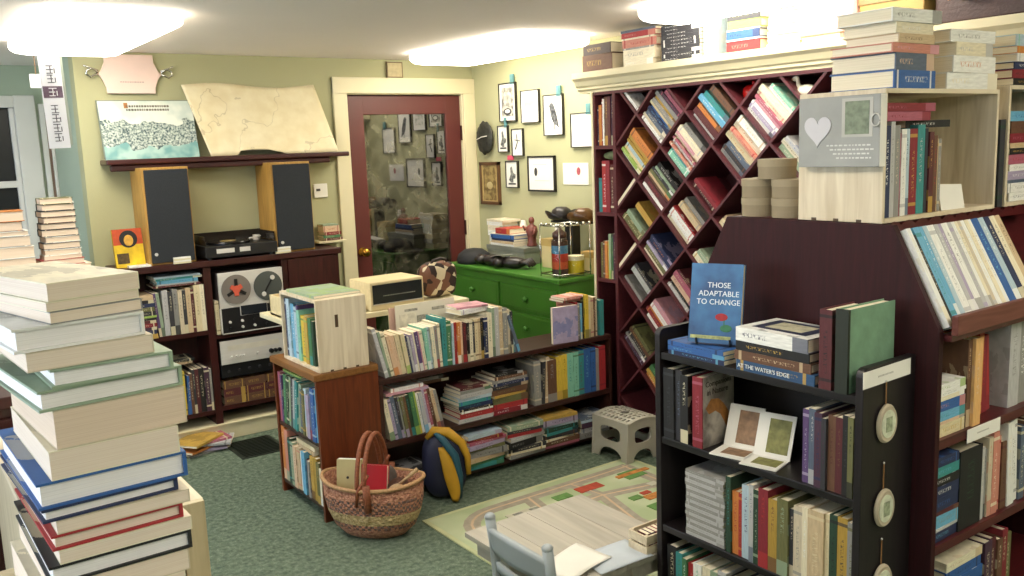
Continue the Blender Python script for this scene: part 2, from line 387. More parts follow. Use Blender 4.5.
# door
M_doorred = mat('door_red_paint', '582623', rough=.4, var=.1, scale=4, stretch=(1, 1, .2))
mg, nt, bs = new_mat('door_glass'); bs.inputs['Roughness'].default_value = .03
tc = N(nt, 'ShaderNodeTexCoord'); n_ = N(nt, 'ShaderNodeTexNoise'); n_.inputs['Scale'].default_value = 9; n_.inputs['Detail'].default_value = 5; n_.inputs['Distortion'].default_value = 1.2
nt.links.new(tc.outputs['Object'], n_.inputs['Vector']); nt.links.new(ramp(nt, n_.outputs[0], .42, .62, hexc('100e0c'), hexc('4c4a3e')), bs.inputs['Base Color'])  # mottle painted into the base colour for murky clutter reflected in the glass
bs.inputs['Specular IOR Level'].default_value = 1.0; bs.inputs['IOR'].default_value = 1.75; M_doorglass = mg
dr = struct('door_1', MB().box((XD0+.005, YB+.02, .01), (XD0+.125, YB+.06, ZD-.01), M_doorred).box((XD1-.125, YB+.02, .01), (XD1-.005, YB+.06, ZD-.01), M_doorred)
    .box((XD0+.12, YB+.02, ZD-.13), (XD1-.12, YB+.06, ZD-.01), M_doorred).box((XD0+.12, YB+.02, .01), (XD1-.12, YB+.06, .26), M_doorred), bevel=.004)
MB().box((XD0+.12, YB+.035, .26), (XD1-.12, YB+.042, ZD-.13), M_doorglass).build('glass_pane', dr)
M_brass = mat('brass', 'b98a3c', rough=.25, var=.1, metal=1)
M_ = TR(XD0+.055, YB+.02, .955, rx=R(90))
MB().lathe([(.028, 0), (.028, .006), (.01, .01), (.01, .035), (.022, .042), (.03, .055), (.028, .07), (.015, .08)], M_brass, M=M_, n=20).build('door_knob', dr, smooth=True)
MB().box((XD1-.012, YB+.0, .3), (XD1+.004, YB+.03, .4), M_brass).build('hinge', dr)
MB().box((XD1-.012, YB+.0, 1.0), (XD1+.004, YB+.03, 1.1), mat('dark_hinge', '3a1a18')).build('hinge', dr)
MB().box((XD1-.012, YB+.0, 1.65), (XD1+.004, YB+.03, 1.75), mat('dark_hinge')).build('hinge', dr)
struct('trim_1', MB().box((XD0-.095, YB-.022, 0), (XD0, YB, ZD+.1), M_cream).box((XD1, YB-.022, 0), (XR, YB, ZD+.1), M_cream)
    .box((XD0-.095, YB-.024, ZD), (XR, YB, ZD+.1), M_cream).box((XD0-.012, YB-.006, 0), (XD0+.006, YB+.03, ZD+.004), M_cream).box((XD1-.006, YB-.006, 0), (XD1+.012, YB+.03, ZD+.004), M_cream)
    .box((XD0, YB-.006, ZD-.006), (XD1, YB+.03, ZD+.01), M_cream), bevel=.004)
struct('baseboard_right', MB().box((XR-.015, 1.0, 0), (XR, YB, .1), M_cream))
struct('baseboard_back', MB().box((BX, YB-.015, 0), (XD0-.1, YB, .1), M_cream))
# ceiling lights (recessed troffers with white frames)
M_lamp = emis('lamp_diffuser', 'fff6e4', LAMP_E)
M_lampframe = mat('lamp_frame_white', 'e0ded6', rough=.4, var=.03)
LIGHTS = [(.86, 4.32, 'ceiling light nearest the window bay'), (3.0, 4.32, 'ceiling light in front of the red door'), (2.96, 2.38, 'ceiling light above the diamond lattice bookcase'),
          (.9, 2.0, 'ceiling light over the foreground pile of books'), (.9, -.6, 'ceiling light behind the viewpoint'), (2.7, -.1, 'ceiling light above the right display shelf')]  # last two are out of view, added as fill from behind the camera
for x, y, lab in LIGHTS:
    l = thing('ceiling_light', lab, 'ceiling light', (x, y, ZC), 0, 'flush ceiling lights')
    a, b = (.165 if 'lattice' in lab else .25), .55
    MB().box((-a+.03, -b+.03, -.018), (a-.03, b-.03, 0), M_lampframe).build('frame', l)
    d = MB(); d.prism([(-a, -.004), (-a, -.045), (-a+.03, -.062), (-a+.08, -.068), (a-.08, -.068), (a-.03, -.062), (a, -.045), (a, -.004)], 1, -b, b, M_lamp); d.build('diffuser', l, bevel=.012)

#@@MEDIA
# ------------------------------------------------------------------ back wall: media unit
M_mah = wood('mahogany_dark', '2c100f', '421a18', rough=.35, axis=0)
M_mahv = wood('mahogany_dark_upright', '2c100f', '421a18', rough=.35, axis=2)
M_black = mat('black_plastic', '17171a', rough=.4, var=.15)
M_paperw = mat('paper_white', 'e4e2da', rough=.8, var=.03)
MY = 4.98
mu = thing('media_cabinet', 'dark mahogany open cabinet holding the tape deck and record books', 'cabinet', (1.03, MY, 0))
def bx(name, a, b, m, par, **k):
    o = par.location; return MB().box([p-q for p, q in zip(a, o)], [p-q for p, q in zip(b, o)], m).build(name, par, **k)
bx('countertop', (1.0, MY-.02, 1.0), (2.27, YB-.002, 1.035), M_mah, mu, bevel=.004)
bx('side_panel', (1.03, MY, .1), (1.06, YB-.03, 1.0), M_mahv, mu)
bx('divider', (1.445, MY, .1), (1.485, YB-.03, 1.0), M_mahv, mu)
bx('divider', (1.895, MY, .1), (1.93, YB-.03, 1.0), M_mahv, mu)
bx('side_panel', (2.225, MY, .1), (2.255, YB-.03, 1.0), M_mahv, mu)
bx('back_panel', (1.06, YB-.03, .1), (2.225, YB-.02, 1.0), M_mahv, mu)
bx('shelf', (1.06, MY+.005, .62), (1.445, YB-.03, .645), M_mah, mu)
bx('shelf', (1.06, MY+.005, .16), (1.445, YB-.03, .185), M_mah, mu)
bx('shelf', (1.485, MY+.005, .585), (1.895, YB-.03, .612), M_mah, mu)
bx('shelf', (1.485, MY+.005, .17), (1.895, YB-.03, .195), M_mah, mu)
bx('shelf', (1.93, MY+.005, .62), (2.225, YB-.03, .645), M_mah, mu)
bx('right_door', (1.932, MY-.012, .2), (2.223, MY-.001, .615), M_mahv, mu)
bx('right_panel', (1.932, MY-.012, .65), (2.223, MY-.001, .995), M_mahv, mu)
pl = thing('cabinet_plinth', 'low cream painted plinth under the mahogany media cabinet', 'plinth', (1.03, MY, 0))
MB().prism([(-.13, -.0), (1.3, 0), (1.3, .25), (-.13, .25)], 2, 0, .088, M_cream).prism([(-.14, -.012), (1.3, -.012), (1.3, .25), (-.14, .25)], 2, .088, .098, M_cream).build('plinth_body', pl, bevel=.003)
# books in the left bay
B = 'in the media cabinet'
stack('brown/gold 2.6;navy 2.2;plum 1.6;crimson 2;maroon 1.6;black 1.2;lime 1.1;charcoal 2.4;olive 2.2;navy 2;black 1.8;tan 2.4', 'of the pile at the left side of the media cabinet', 'flat books at the left of the media cabinet', FS(1.10, MY-.02, .646), wdef=.15, ddef=.2, rj=3)
row('purple 1.2 24 4;sage 1.4 24 4;silver 2.4 25;charcoal 2 24;grey/black 2.2 25;beige 1.8 24;charcoal 1.6 24;tan 2.2 25;maroon 1.4 24;buff 2.6 26;cream 2 26', 'on the upper left shelf of the media cabinet', 'upright books on the upper left media shelf', FS(1.185, MY, .646), ddef=.2, end=.25)
stack('maroon 1.0;silver .8;skyblue 1.8;teal 1.2;paleblue 1.0', 'of the pile over the media row', 'flat books over the media cabinet books', FS(1.31, MY+.01, .91), wdef=.24, ddef=.18, rj=3)
row('maroon 4 28;crimson/gold 3 27;yellow 2.2 25;blue 2.2 22 -3;brown 1.6 23;charcoal 1.4 25;maroon 2 25;black 3 25;plum 2.6 25;grey 1.2 24', 'on the lower left shelf of the media cabinet', 'upright books on the lower left media shelf', FS(1.2, MY, .186), ddef=.2, end=.235)
stack('tan 1.4 20 14;black 1.2 22 16', 'of the pair laid across the lower left media books', 'pair of flat books across the lower media books', FS(1.25, MY+.02, .186+.285), wdef=.2)
# reel to reel deck
dk = thing('reel_tape_deck', 'upright silver and black reel-to-reel tape deck in the media cabinet', 'tape deck', (1.70, MY-.03, .6135))
M_alu = mat('brushed_aluminium', 'c9c6c0', rough=.35, var=.05, metal=.0, stretch=(.2, 1, 8))
MB().box((-.185, .02, 0), (.185, .2, .345), mat('deck_case', '3a3030')).build('case', dk)
MB().box((-.185, 0, .145), (.185, .02, .345), M_alu).build('reel_plate', dk, bevel=.002)
MB().box((-.185, 0, .004), (.185, .02, .143), M_black).box((-.187, -.004, 0), (.187, .02, .005), M_alu).box((-.187, -.004, 0), (-.183, .02, .145), M_alu).build('control_panel', dk)
MB().box((-.075, -.012, .098), (.075, 0, .15), mat('deck_window', '20242a', rough=.15)).box((-.078, -.008, .095), (.078, -.001, .098), M_alu).box((-.078, -.008, .095), (-.075, -.001, .152), M_alu).box((.075, -.008, .095), (.078, -.001, .152), M_alu).build('head_cover', dk)
for cx, cz, nm in ((-.092, .247, 0), (.092, .247, 1)):
    rm = mat('reel_smoke_grey' if nm == 0 else 'reel_dark_grey', '77706a' if nm == 0 else '4b504e', rough=.3, var=.1)
    r = MB().lathe([(.0835, 0), (.0835, .003)], rm, M=TR(cx, -.006, cz, rx=R(90)), n=40).build('tape_reel', dk)
    h = MB()
    if nm == 0:
        h.lathe([(.024, 0), (.022, .005)], mat('reel_hub_orange', 'c9573f'), M=TR(cx, -.009, cz, rx=R(90)), n=20)
        for k in range(3): h.box((-.009, 0, .02), (.009, .004, .06), M_black, M=TR(cx, -.013, cz) @ Matrix.Rotation(R(120*k), 4, 'Y'))
        for k in range(3): h.box((-.012, 0, .01), (.012, .005, .036), mat('reel_hub_orange'), M=TR(cx, -.0145, cz) @ Matrix.Rotation(R(120*k+60), 4, 'Y'))
    else:
        h.box((-.004, 0, -.055), (.004, .004, .055), M_black, M=TR(cx, -.013, cz) @ Matrix.Rotation(R(32), 4, 'Y'))
        for s in (1, -1): h.lathe([(.014, 0), (.012, .006)], M_alu, M=TR(cx+s*.028, -.012, cz+s*.045, rx=R(90)), n=16)
    h.build('reel_hub', r)
kn = MB()
for i in range(5):
    for j in range(2): kn.lathe([(.008, 0), (.007, .012)], M_alu if (i+j) % 3 else M_black, M=TR(-.14+i*.07, 0, .03+j*.035, rx=R(90)), n=12)
kn.build('control_knobs', dk)
book(FS(1.492, MY+.0, .612), .022, .19, .15, 'buff', 'small buff book upright between the divider and the tape deck', None, style=1)
# receiver, amplifier, leather books
rc = thing('stereo_receiver', 'silver-fronted stereo receiver under the tape deck', 'receiver', (1.69, MY-.01, .435))
MB().box((-.19, .012, 0), (.19, .22, .135), mat('receiver_case', '2a1c18')).build('case', rc)
MB().box((-.19, 0, .0), (.19, .012, .135), M_alu).build('front_panel', rc, bevel=.002)
k_ = MB()
for x, r_ in ((-.13, .007), (-.1, .007), (-.08, .006), (-.06, .006), (.02, .008), (.10, .014), (.125, .012), (.15, .012)): k_.lathe([(r_, 0), (r_*.9, .015)], M_black if x > .05 else M_alu, M=TR(x, 0, .04, rx=R(90)), n=14)
k_.box((-.15, -.001, .075), (.15, 0, .105), mat('dial_strip', 'cfcabb', rough=.3)).build('knobs_and_dial', rc)
am = thing('black_amplifier', 'black amplifier between the receiver and the leather volumes', 'amplifier', (1.69, MY+.005, .355))
MB().box((-.19, 0, 0), (.19, .2, .078), M_black).build('case', am, bevel=.003)
k_ = MB()
for i in range(6): k_.lathe([(.009, 0), (.008, .012)], mat('dark_knob', '2c2c30'), M=TR(-.15+i*.06, 0, .036, rx=R(90)), n=14)
k_.build('control_knobs', am)
for i in range(3):
    stack('brown/gold 4.6 12.4 16;maroon/gold 4.6 12.4 16;brown/gold 4.6 12.4 16', 'of the %s leather pile below the amplifier' % ['left', 'middle', 'right'][i], 'leather volumes below the amplifier', FS(1.565+i*.127, MY+.01, .196), rj=.5, jit=.001)
# speakers
M_oak = wood('oak_veneer', '9a7434', 'b98f48', rough=.45)
M_grill = mat('speaker_cloth', '2f3236', rough=.9, var=.15, scale=200, bump=.3, bscale=600, spec=.2)
for (x, wid, lab) in ((1.172, .245, 'tall black-grilled oak loudspeaker left of the turntable'), (1.875, .24, 'tall black-grilled oak loudspeaker right of the turntable')):
    s = thing('loudspeaker', lab, 'loudspeaker', (x, MY-.005, 1.035), 0, 'pair of loudspeakers on the media cabinet')
    MB().box((0, .012, 0), (wid, .255, .52), M_oak).build('cabinet', s, bevel=.003)
    MB().box((.012, -.004, .012), (wid-.008, .013, .508), M_grill).build('grille', s, bevel=.004)
    MB().lathe([(.009, 0), (.009, .003)], M_alu, M=TR(.035, -.004, .06, rx=R(90)), n=14).build('badge', s)
# turntable
tt = thing('turntable', 'black record player with silver controls between the two loudspeakers', 'turntable', (1.46, MY-.03, 1.035))
MB().box((0, 0, .012), (.41, .26, .075), M_black).build('plinth', tt, bevel=.004)
MB().lathe([(.12, 0), (.12, .012), (.118, .015)], mat('vinyl_black', '101012', rough=.2), c=(.17, .13, .075), n=40).lathe([(.045, .015), (.045, .016)], mat('record_label', 'a08c5a'), c=(.17, .13, .075)).build('platter', tt)
MB().tube([(.36, .2, .10), (.35, .1, .105), (.27, .06, .1)], .004, M_alu).lathe([(.02, 0), (.02, .03)], M_alu, c=(.36, .2, .075)).build('tonearm', tt)
MB().box((.06, -.003, .035), (.16, .001, .06), M_alu).box((.19, -.003, .035), (.25, .001, .06), M_alu).build('silver_controls', tt)
MB().box((.005, .02, .08), (.009, .25, .13), mat('smoked_lid', '2a2622', rough=.1)).box((.401, .02, .08), (.405, .25, .13), mat('smoked_lid')).box((.005, .25, .08), (.405, .254, .135), mat('smoked_lid')).build('dust_cover', tt)
for i in range(4): MB().lathe([(.015, 0), (.015, .012)], M_black, c=((.03, .38)[i % 2], (.03, .23)[i//2], 0)).build('foot', tt)
# small card stacks on counter
for (x, z, n, lab) in ((1.335, 1.0355, 4, 'small pile of white cards in front of the left loudspeaker'), (1.905, 1.0355, 4, 'small pile of white cards in front of the right loudspeaker')):
    b = MB()
    for i in range(n): b.box((-.045, 0, i*.009), (.045, .016, i*.009+.008), M_paperw if i % 2 else M_cream, M=TR(x, MY-.025, z, R(rng.uniform(-2, 2))))
    tag(b.build('card_pile'), lab, 'cards', 'piles of white cards on the media cabinet')
# orange/yellow record-book with portrait
pb = thing('picture_book', 'yellow and orange book with a portrait on its cover, propped left of the loudspeaker', 'book', (1.015, MY+.05, 1.036), R(2))
T_ = Matrix.Rotation(R(-10), 4, 'X')
MB().box((0, 0, 0), (.15, .018, .205), mat('cover_bright_yellow', 'd8b51e', var=.25, scale=18), M=T_).build('cover', pb)
MB().box((0, -.0008, .12), (.15, 0, .205), mat('cover_orange_band', 'b0441c', var=.25, scale=30), M=T_).box((.01, -.0012, .02), (.07, -.0002, .075), mat('cover_dark_marks', '4c3a16', var=.5, scale=60), M=T_).build('orange_band', pb)
MB().lathe([(.046, 0), (.046, .001)], M_black, M=T_ @ TR(.078, -.001, .15, rx=R(90)), n=24).lathe([(.024, 0), (.022, .002)], mat('portrait_skin', 'c89a3c', var=.2, scale=40), M=T_ @ TR(.078, -.002, .142, rx=R(90)) @ Matrix.Diagonal((1, 1.25, 1, 1)), n=20).build('portrait', pb)
stack('white .9 11 9', 'beneath the yellow portrait book', 'flat white booklet by the portrait book', FS(1.12, MY-.015, 1.0355))
# upper shelf
sh = thing('wall_shelf', 'dark mahogany wall shelf above the loudspeakers', 'shelf', (1.03, YB-.15, 1.575))
MB().box((0, -.02, 0), (1.39, .149, .028), M_mah).build('shelf_board', sh, bevel=.006)
MB().box((.02, .0, -.035), (1.27, .03, 0), M_mah).build('moulding', sh, bevel=.008)
# harbour print
def paint_mat():
    m, nt, bs = new_mat('harbour_print'); tc = N(nt, 'ShaderNodeTexCoord'); sp = N(nt, 'ShaderNodeSeparateXYZ'); nt.links.new(tc.outputs['Object'], sp.inputs[0])
    n1 = N(nt, 'ShaderNodeTexNoise'); n1.inputs['Scale'].default_value = 95; n1.inputs['Detail'].default_value = 8
    n2 = N(nt, 'ShaderNodeTexNoise'); n2.inputs['Scale'].default_value = 12
    for n in (n1, n2): nt.links.new(tc.outputs['Object'], n.inputs['Vector'])
    town = ramp(nt, n1.outputs[0], .36, .66, hexc('2f4a50'), hexc('c3cec4'))
    water = ramp(nt, n2.outputs[0], .4, .6, hexc('6b9a9a'), hexc('9fbdb6'))
    sky = ramp(nt, n2.outputs[0], .4, .6, hexc('bcc9c2'), hexc('d4dad0'))
    zz = mth(nt, 'ADD', sp.outputs[2], mth(nt, 'MULTIPLY', mth(nt, 'SUBTRACT', n2.outputs[0], .5), .12))
    c = mixc(nt, mth(nt, 'GREATER_THAN', zz, .07), water, town); c = mixc(nt, mth(nt, 'GREATER_THAN', zz, .2), c, sky)
    nt.links.new(c, bs.inputs['Base Color']); bs.inputs['Roughness'].default_value = .6; return m
hp = thing('harbour_print', 'wide grey-green print of a harbour town leaning on the wall shelf', 'picture', (1.04, YB-.12, 1.6035))
T_ = Matrix.Rotation(R(-14), 4, 'X')
MB().box((0, 0, 0), (.49, .006, .32), paint_mat(), M=T_).build('print_sheet', hp)
MB().box((-.006, .003, -.0), (0, .01, .325), mat('print_edge_grey', '6e7a70'), M=T_).box((0, .003, .32), (.49, .01, .325), mat('print_edge_grey'), M=T_).build('edge', hp)
tl = MB()
for i in range(2):
    x = .14
    while x < .36: 
        wv = rng.uniform(.006, .012); tl.box((x, -.0008, .285-i*.02), (x+wv, 0, .296-i*.02), mat('print_ink', '5a5248'), M=T_); x += wv+.004
tl.box((.13, -.0008, .28), (.15, 0, .31), mat('print_seal', 'a8703c'), M=T_).build('caption_marks', hp)
# big map sheet
mp_ = thing('old_map', 'large curling cream paper map leaning on the wall shelf beside the harbour print', 'map', (1.53, YB-.13, 1.6035))
def map_mat():
    m, nt, bs = new_mat('map_paper'); tc = N(nt, 'ShaderNodeTexCoord')
    n1 = N(nt, 'ShaderNodeTexNoise'); n1.inputs['Scale'].default_value = 3.2; n1.inputs['Detail'].default_value = 4
    n2 = N(nt, 'ShaderNodeTexNoise'); n2.inputs['Scale'].default_value = 14; n2.inputs['Detail'].default_value = 6
    for n in (n1, n2): nt.links.new(tc.outputs['Object'], n.inputs['Vector'])
    line = mth(nt, 'LESS_THAN', mth(nt, 'ABSOLUTE', mth(nt, 'SUBTRACT', n1.outputs[0], .5)), .004)
    base = ramp(nt, n2.outputs[0], .35, .7, hexc('dccfa9'), hexc('e6dcbb'))
    nt.links.new(mixc(nt, mth(nt, 'MULTIPLY', line, .35), base, hexc('8c7a5c')), bs.inputs['Base Color']); bs.inputs['Roughness'].default_value = .8; return m
def mapf(u, v):
    x = -.04+u*.79 + .09*(1-v)*u + .1*(1-v)*(1-u)*1.0; z = v*.40 - (0.0 if v > .01 else (.035*math.sin((u)*math.pi*2.2+2.4)*1.0 if u > .2 else 0)) + .012*math.sin(u*7)*v
    y = .0 + .11*v*1.0 + .012*math.sin(u*9)*(1-v) - (0)
    return (x, y, max(.0, z+.0))
MB().grid(lambda u, v: mapf(u, v), 40, 16, map_mat()).build('paper_sheet', mp_, smooth=True, solid=.002)
# pink sign with bow ends
ps = thing('pink_sign', 'pale pink wall plaque with scroll ends hanging above the harbour print', 'plaque', (1.10, YB-.03, 1.955))
M_pink = mat('pale_pink_enamel', 'e8cdc2', rough=.4, var=.04)
MB().prism([(0, 0), (.25, 0), (.25, .03), (.262, .06), (.268, .075), (.285, .10), (.268, .125), (.262, .14), (.25, .165), (.25, .205), (0, .205), (0, .165), (-.012, .14), (-.018, .125), (-.035, .10), (-.018, .075), (-.012, .06), (0, .03)], 1, 0, .018, M_pink).build('plate', ps, bevel=.003)
M_chrome = mat('polished_silver', 'c9c9c2', rough=.15, var=.1, metal=1)
for s, x in ((-1, -.035), (1, .285)):
    MB().tube([(x, .008, .11), (x+s*.03, .0, .13), (x+s*.055, .0, .12), (x+s*.06, .0, .1), (x+s*.04, .0, .085), (x+s*.02, .0, .095), (x, .008, .105)], .006, M_chrome).tube([(x, .008, .12), (x+s*.07, .0, .145)], .004, M_chrome).build('scroll_end', ps, smooth=True)
tl = MB(); x = .07
while x < .19: wv = rng.uniform(.006, .012); tl.box((x, -.0008, .058), (x+wv, 0, .063), mat('faded_ink', '9d8a86')); x += wv+.004
tl.build('faded_line', ps)
# card above door, switch, small shelf
cd = thing('small_framed_card', 'tiny brown-framed card standing on top of the door casing', 'picture', (2.79, YB-.02, ZD+.1))
MB().box((0, 0, 0), (.115, .012, .1), mat('thin_brown_frame', '6c5a3c')).build('frame', cd)
MB().box((.007, -.001, .007), (.108, .0, .093), mat('aged_card', 'b7a982', var=.12, scale=40)).build('card', cd)
ls = thing('light_switch', 'white switch plate right of the second loudspeaker', 'light switch', (2.24, YB-.012, 1.325))
MB().box((0, 0, 0), (.09, .011, .085), M_paperw).build('plate', ls, bevel=.003)
MB().box((.015, -.004, .04), (.04, 0, .055), mat('switch_dark', '4a4644')).build('toggle', ls)
ss = tag(MB().box((2.2, YB-.13, 1.05), (2.385, YB-.001, 1.062), M_cream).build('small_shelf', bevel=.002), 'short cream ledge beside the door casing', 'shelf')
stack('maroon 1.6 12 9;green 1.6 11 9;crimson 2 11 9;peach/red 3.6 11 9;sage 1 10 9', 'of the little pile on the cream ledge by the door', 'little pile beside the door', FS(2.30, YB-.11, 1.0625), rj=3)
# magazines on the floor, floor vent
m0 = at(199, 444, Z=0)
for i, (c, a) in enumerate((('grey', 10), ('lilac', -14), ('orange', 30), ('silver', -25), ('rose', 5), ('gold', 38))):
    stack('%s 1.2 24 18' % c, 'CARPETHEAP', 'magazines heaped on the carpet', TR(m0.x+rng.uniform(-.02, .02), m0.y-.20, i*.0125, R(a)), rj=1, name='magazine')
v0 = at(256, 447, Z=0)
vt = thing('floor_vent', 'dark metal floor vent in the carpet before the cabinet plinth', 'vent', (v0.x, v0.y, 0))
b = MB().box((-.13, -.16, .0), (.13, .16, .004), mat('vent_metal', '30382f', metal=.5)); b.build('plate', vt)
b = MB()
for i in range(12): b.box((-.11, -.14+i*.025, .004), (.11, -.13+i*.025, .008), mat('vent_slat', '20261f', metal=.5))
b.build('slats', vt)

#@@LOWCASE
# ------------------------------------------------------------------ low bookcase (faces the viewer)
LY = 3.52
M_dkw = wood('dark_stained_wood', '2b1512', '43231c', rough=.4, axis=0)
M_dkwv = wood('dark_stained_wood_upright', '2b1512', '43231c', rough=.4, axis=2)
lb = thing('low_bookcase', 'long low dark bookcase in front of the green dresser', 'bookcase', (1.75, LY, 0))
bx('top_board', (1.748, LY, .56), (3.135, LY+.255, .585), M_dkw, lb, bevel=.003)
bx('shelf', (1.76, LY+.005, .262), (3.12, LY+.25, .287), M_dkw, lb)
bx('shelf', (1.76, LY+.005, .03), (3.12, LY+.25, .05), M_dkw, lb)
bx('side_panel', (1.748, LY, 0), (1.766, LY+.26, .56), M_dkwv, lb)
bx('side_panel', (3.117, LY, 0), (3.135, LY+.255, .56), M_dkwv, lb)
bx('back_panel', (1.766, LY+.25, .05), (3.117, LY+.258, .56), M_dkwv, lb)
x = row('silver/white 1.8 24 14;sage 1.2 22 13;cream/olive 1.8 21 12;peach/orange 2.4 19 11;peach 1.4 19 11;buff 2.2 19 10;buff/lime 2.0 19 9;navy 1 18 9;silver 1.2 17 9;lilac/white 1.4 18 8;cream .8 19 8;purple/white 1.8 19 8;pink .7 19 8;cream/sage 1.6 19 7;mint/white 1.8 20 6;paleblue 1.2 20 5;cream/teal 1.8 20 4;grey/red 1.6 20 3;cream 1.4 21 3',
        'on top of the low bookcase', 'books along the top of the low bookcase', FS(1.79, LY+.012, .586), ddef=.145)
x = row('teal/black 2.6 23;green/cream 2.6 21;paleblue 1 20;red/orange 1.8 20;orange/white 1.8 20;peach 1.2 20;maroon/red 2.2 19;black 1.4 19;cream/olive 1.8 20;charcoal 1.2 19;buff/brown 2 20;tan 1.4 20;black/gold 1.8 20;navy/cream 2 20;cream/green 2.6 22;sage 1.8 24;silver/white 2.4 24;tan/cream 2.4 24;grey 2.4 23;beige 1.8 22;charcoal 1.2 21;teal/white 1.2 21 7;paleblue/slate 1.2 20 13;slate/skyblue 1.6 20 17',
        'on top of the low bookcase', 'books along the top of the low bookcase', FS(1.79+x, LY+.012, .586), ddef=.145, start=19)
x0 = at(553, 350, Y=LY+.02).x
pic = book(FS(x0, LY+.015, .586, R(-8)) @ Matrix(((0, -1, 0, 0), (1, 0, 0, 0), (0, 0, 1, 0), (0, 0, 0, 1))) @ TR(0, -.15, 0), .02, .19, .15, 'lilac/'.split('/')[0],
     'glossy lilac picture book facing out in the gap on the low bookcase top', None, 'blue', 3)
x = row('salmon/crimson 1.6 19;red/pink 1.4 20;grey 1.2 19;skyblue/cream 1.2 19;black/olive 1.8 22;yellow/olive 2.6 23;buff 1.4 22;tan/rose 2.2 21;brown 1.0 21;beige/brown 1.6 21;gap 1.0;teal/slate 3.0 19', 'of the right-end row on the low bookcase', 'books at the right end of the low bookcase top',
        FS(at(576, 345, Y=LY).x, LY+.012, .586), ddef=.16)
stack('brown/red 1.2 12 12;salmon/white 1.4 14 11', 'of the pair right of the lilac book', 'pair across the right end top books', FS(2.90, LY+.02, .79), rj=2)
stack('white/lilac 2.4 18 12;pink 1.0 17 12', 'of the pair atop the low bookcase row', 'pair over the middle top books', FS(2.30, LY+.04, .812), rj=8)
# middle shelf
x = row('cream/green 2.4 20 10;lilac/charcoal 1.4 20 10;slate/white 2.0 21 10;charcoal/lilac 1.2 20 9;grey/lime .8 20 9;olive/lilac 1.6 20 9;brown/gold 1.2 20 9;darkgreen/teal 2.0 20 9;green/lime 2.2 21 9;lime/yellow 1.2 21 9;white/black 1.2 20 9;silver/skyblue 2 20 9;lilac/white 1.6 21 9;rose/cream 1.4 21 10;brown/white 1.6 21 10;tan/crimson 1.8 20 11;grey/maroon 1.6 20 12',
        'on the middle shelf of the low bookcase', 'upright books on the middle shelf of the low bookcase', FS(1.80, LY+.01, .288), ddef=.17)
stack('pink/lilac 1.2 22 15;white/salmon 1.8 17 13', 'of the two lying over the leaning middle-shelf books', 'pair lying over the leaning books', FS(1.90, LY+.02, .497), rj=2)
stack('brown 1.4 20 16;grey/charcoal 1.6 14 14', 'of the two resting on the right part of the leaning middle-shelf books', 'second pair over the leaning books', FS(2.07, LY+.09, .497), rj=9, jit=.003)
stack('silver/teal 2.0 20 16;red/salmon 2.6 19 16;white .9 18 16;black 1.0 19 16;navy/teal 2.0 19 16;teal/blue 1.8 19 16;paleblue 1.6 19 15;silver 2.2 19 15;grey/green 1.6 18 14;maroon 1.2 16 14', 'of the teal and red low-bookcase pile', 'first flat pile on the middle shelf', FS(2.265, LY+.01, .288), rj=3)
stack('crimson/white 2.4 20 16;red/crimson 2.6 20 16;olive/brown 3.4 21 17;gold/olive 1.2 20 16;brown/olive 3 21 17;charcoal/tan 1.6 22 18;navy/silver 1.4 21 17;grey/white 1.4 22 18;brown/peach 1.6 20 17;black/silver 1.4 16 14', 'of the brown and red low-bookcase pile', 'second flat pile on the middle shelf', FS(2.475, LY+.01, .288), rj=4)
row('grey/beige 3.0 23;charcoal 1.4 22 -3;tan/cream 1.4 24 -4;brown/grey 4.0 22;yellow/gold 2.6 23;yellow 2.4 23.5;mint/teal 2.8 23.5;mint/green 2.2 23.5;teal/brown 2.8 23.5;blue/skyblue 3.2 24;blue/navy 2.2 24;grey/rose 1.4 23;red/crimson 3.2 24', 'of the low bookcase middle-shelf rainbow row', 'upright books right of the divider', FS(2.622, LY+.008, .288), ddef=.17, end=.472)
# bottom shelf piles
for i, (x, sp, wl) in enumerate(((1.90, 'navy/white 2 22 18;black/skyblue 2.4 22 18;skyblue/white 1.6 20 17;charcoal/silver 2.2 21 18', 'behind the woven basket'),
      (2.30, 'teal/green 2.2 22 18;green/black 1.4 22 17;tan/gold 2 22 18;grey/charcoal 3 23 18;olive/silver 1.6 21 17;lilac/navy 2 22 18;rose/white 1.4 22 17;crimson/gold 1.4 22 18;paleblue/lilac 2 20 17', 'beside the backpack'),
      (2.54, 'grey/tan 2 22 18;cream/gold 1.2 23 18;charcoal 2 23 18;black/grey 3.4 23 18;silver/white 2.2 23 18;red/maroon 1.8 20 17;charcoal 1.4 21 17;sage/cream 2.2 21 17', 'mid bottom shelf'),
      (2.775, 'rose/grey 1.4 22 18;brown 2.4 22 18;cream/gold 1.2 22 18;charcoal/brown 2 22 18;teal/black 1.4 22 18;darkgreen/teal 2.2 22 18;paleblue/grey 1.2 22 18;lilac/plum 3 22 18;gold/olive 1.6 21 17', 'just left of the step stool'),
      (3.0, 'grey/plum 3 20 17;silver/slate 2.6 20 17;plum/navy 3 19 17;paleblue/silver 1.4 20 17;slate/white 1.2 19 16', 'behind the step stool'))):
    stack(sp, 'of the pile '+wl, 'flat pile %s' % wl, FS(x, LY-.02, .051), rj=6, jit=.01)

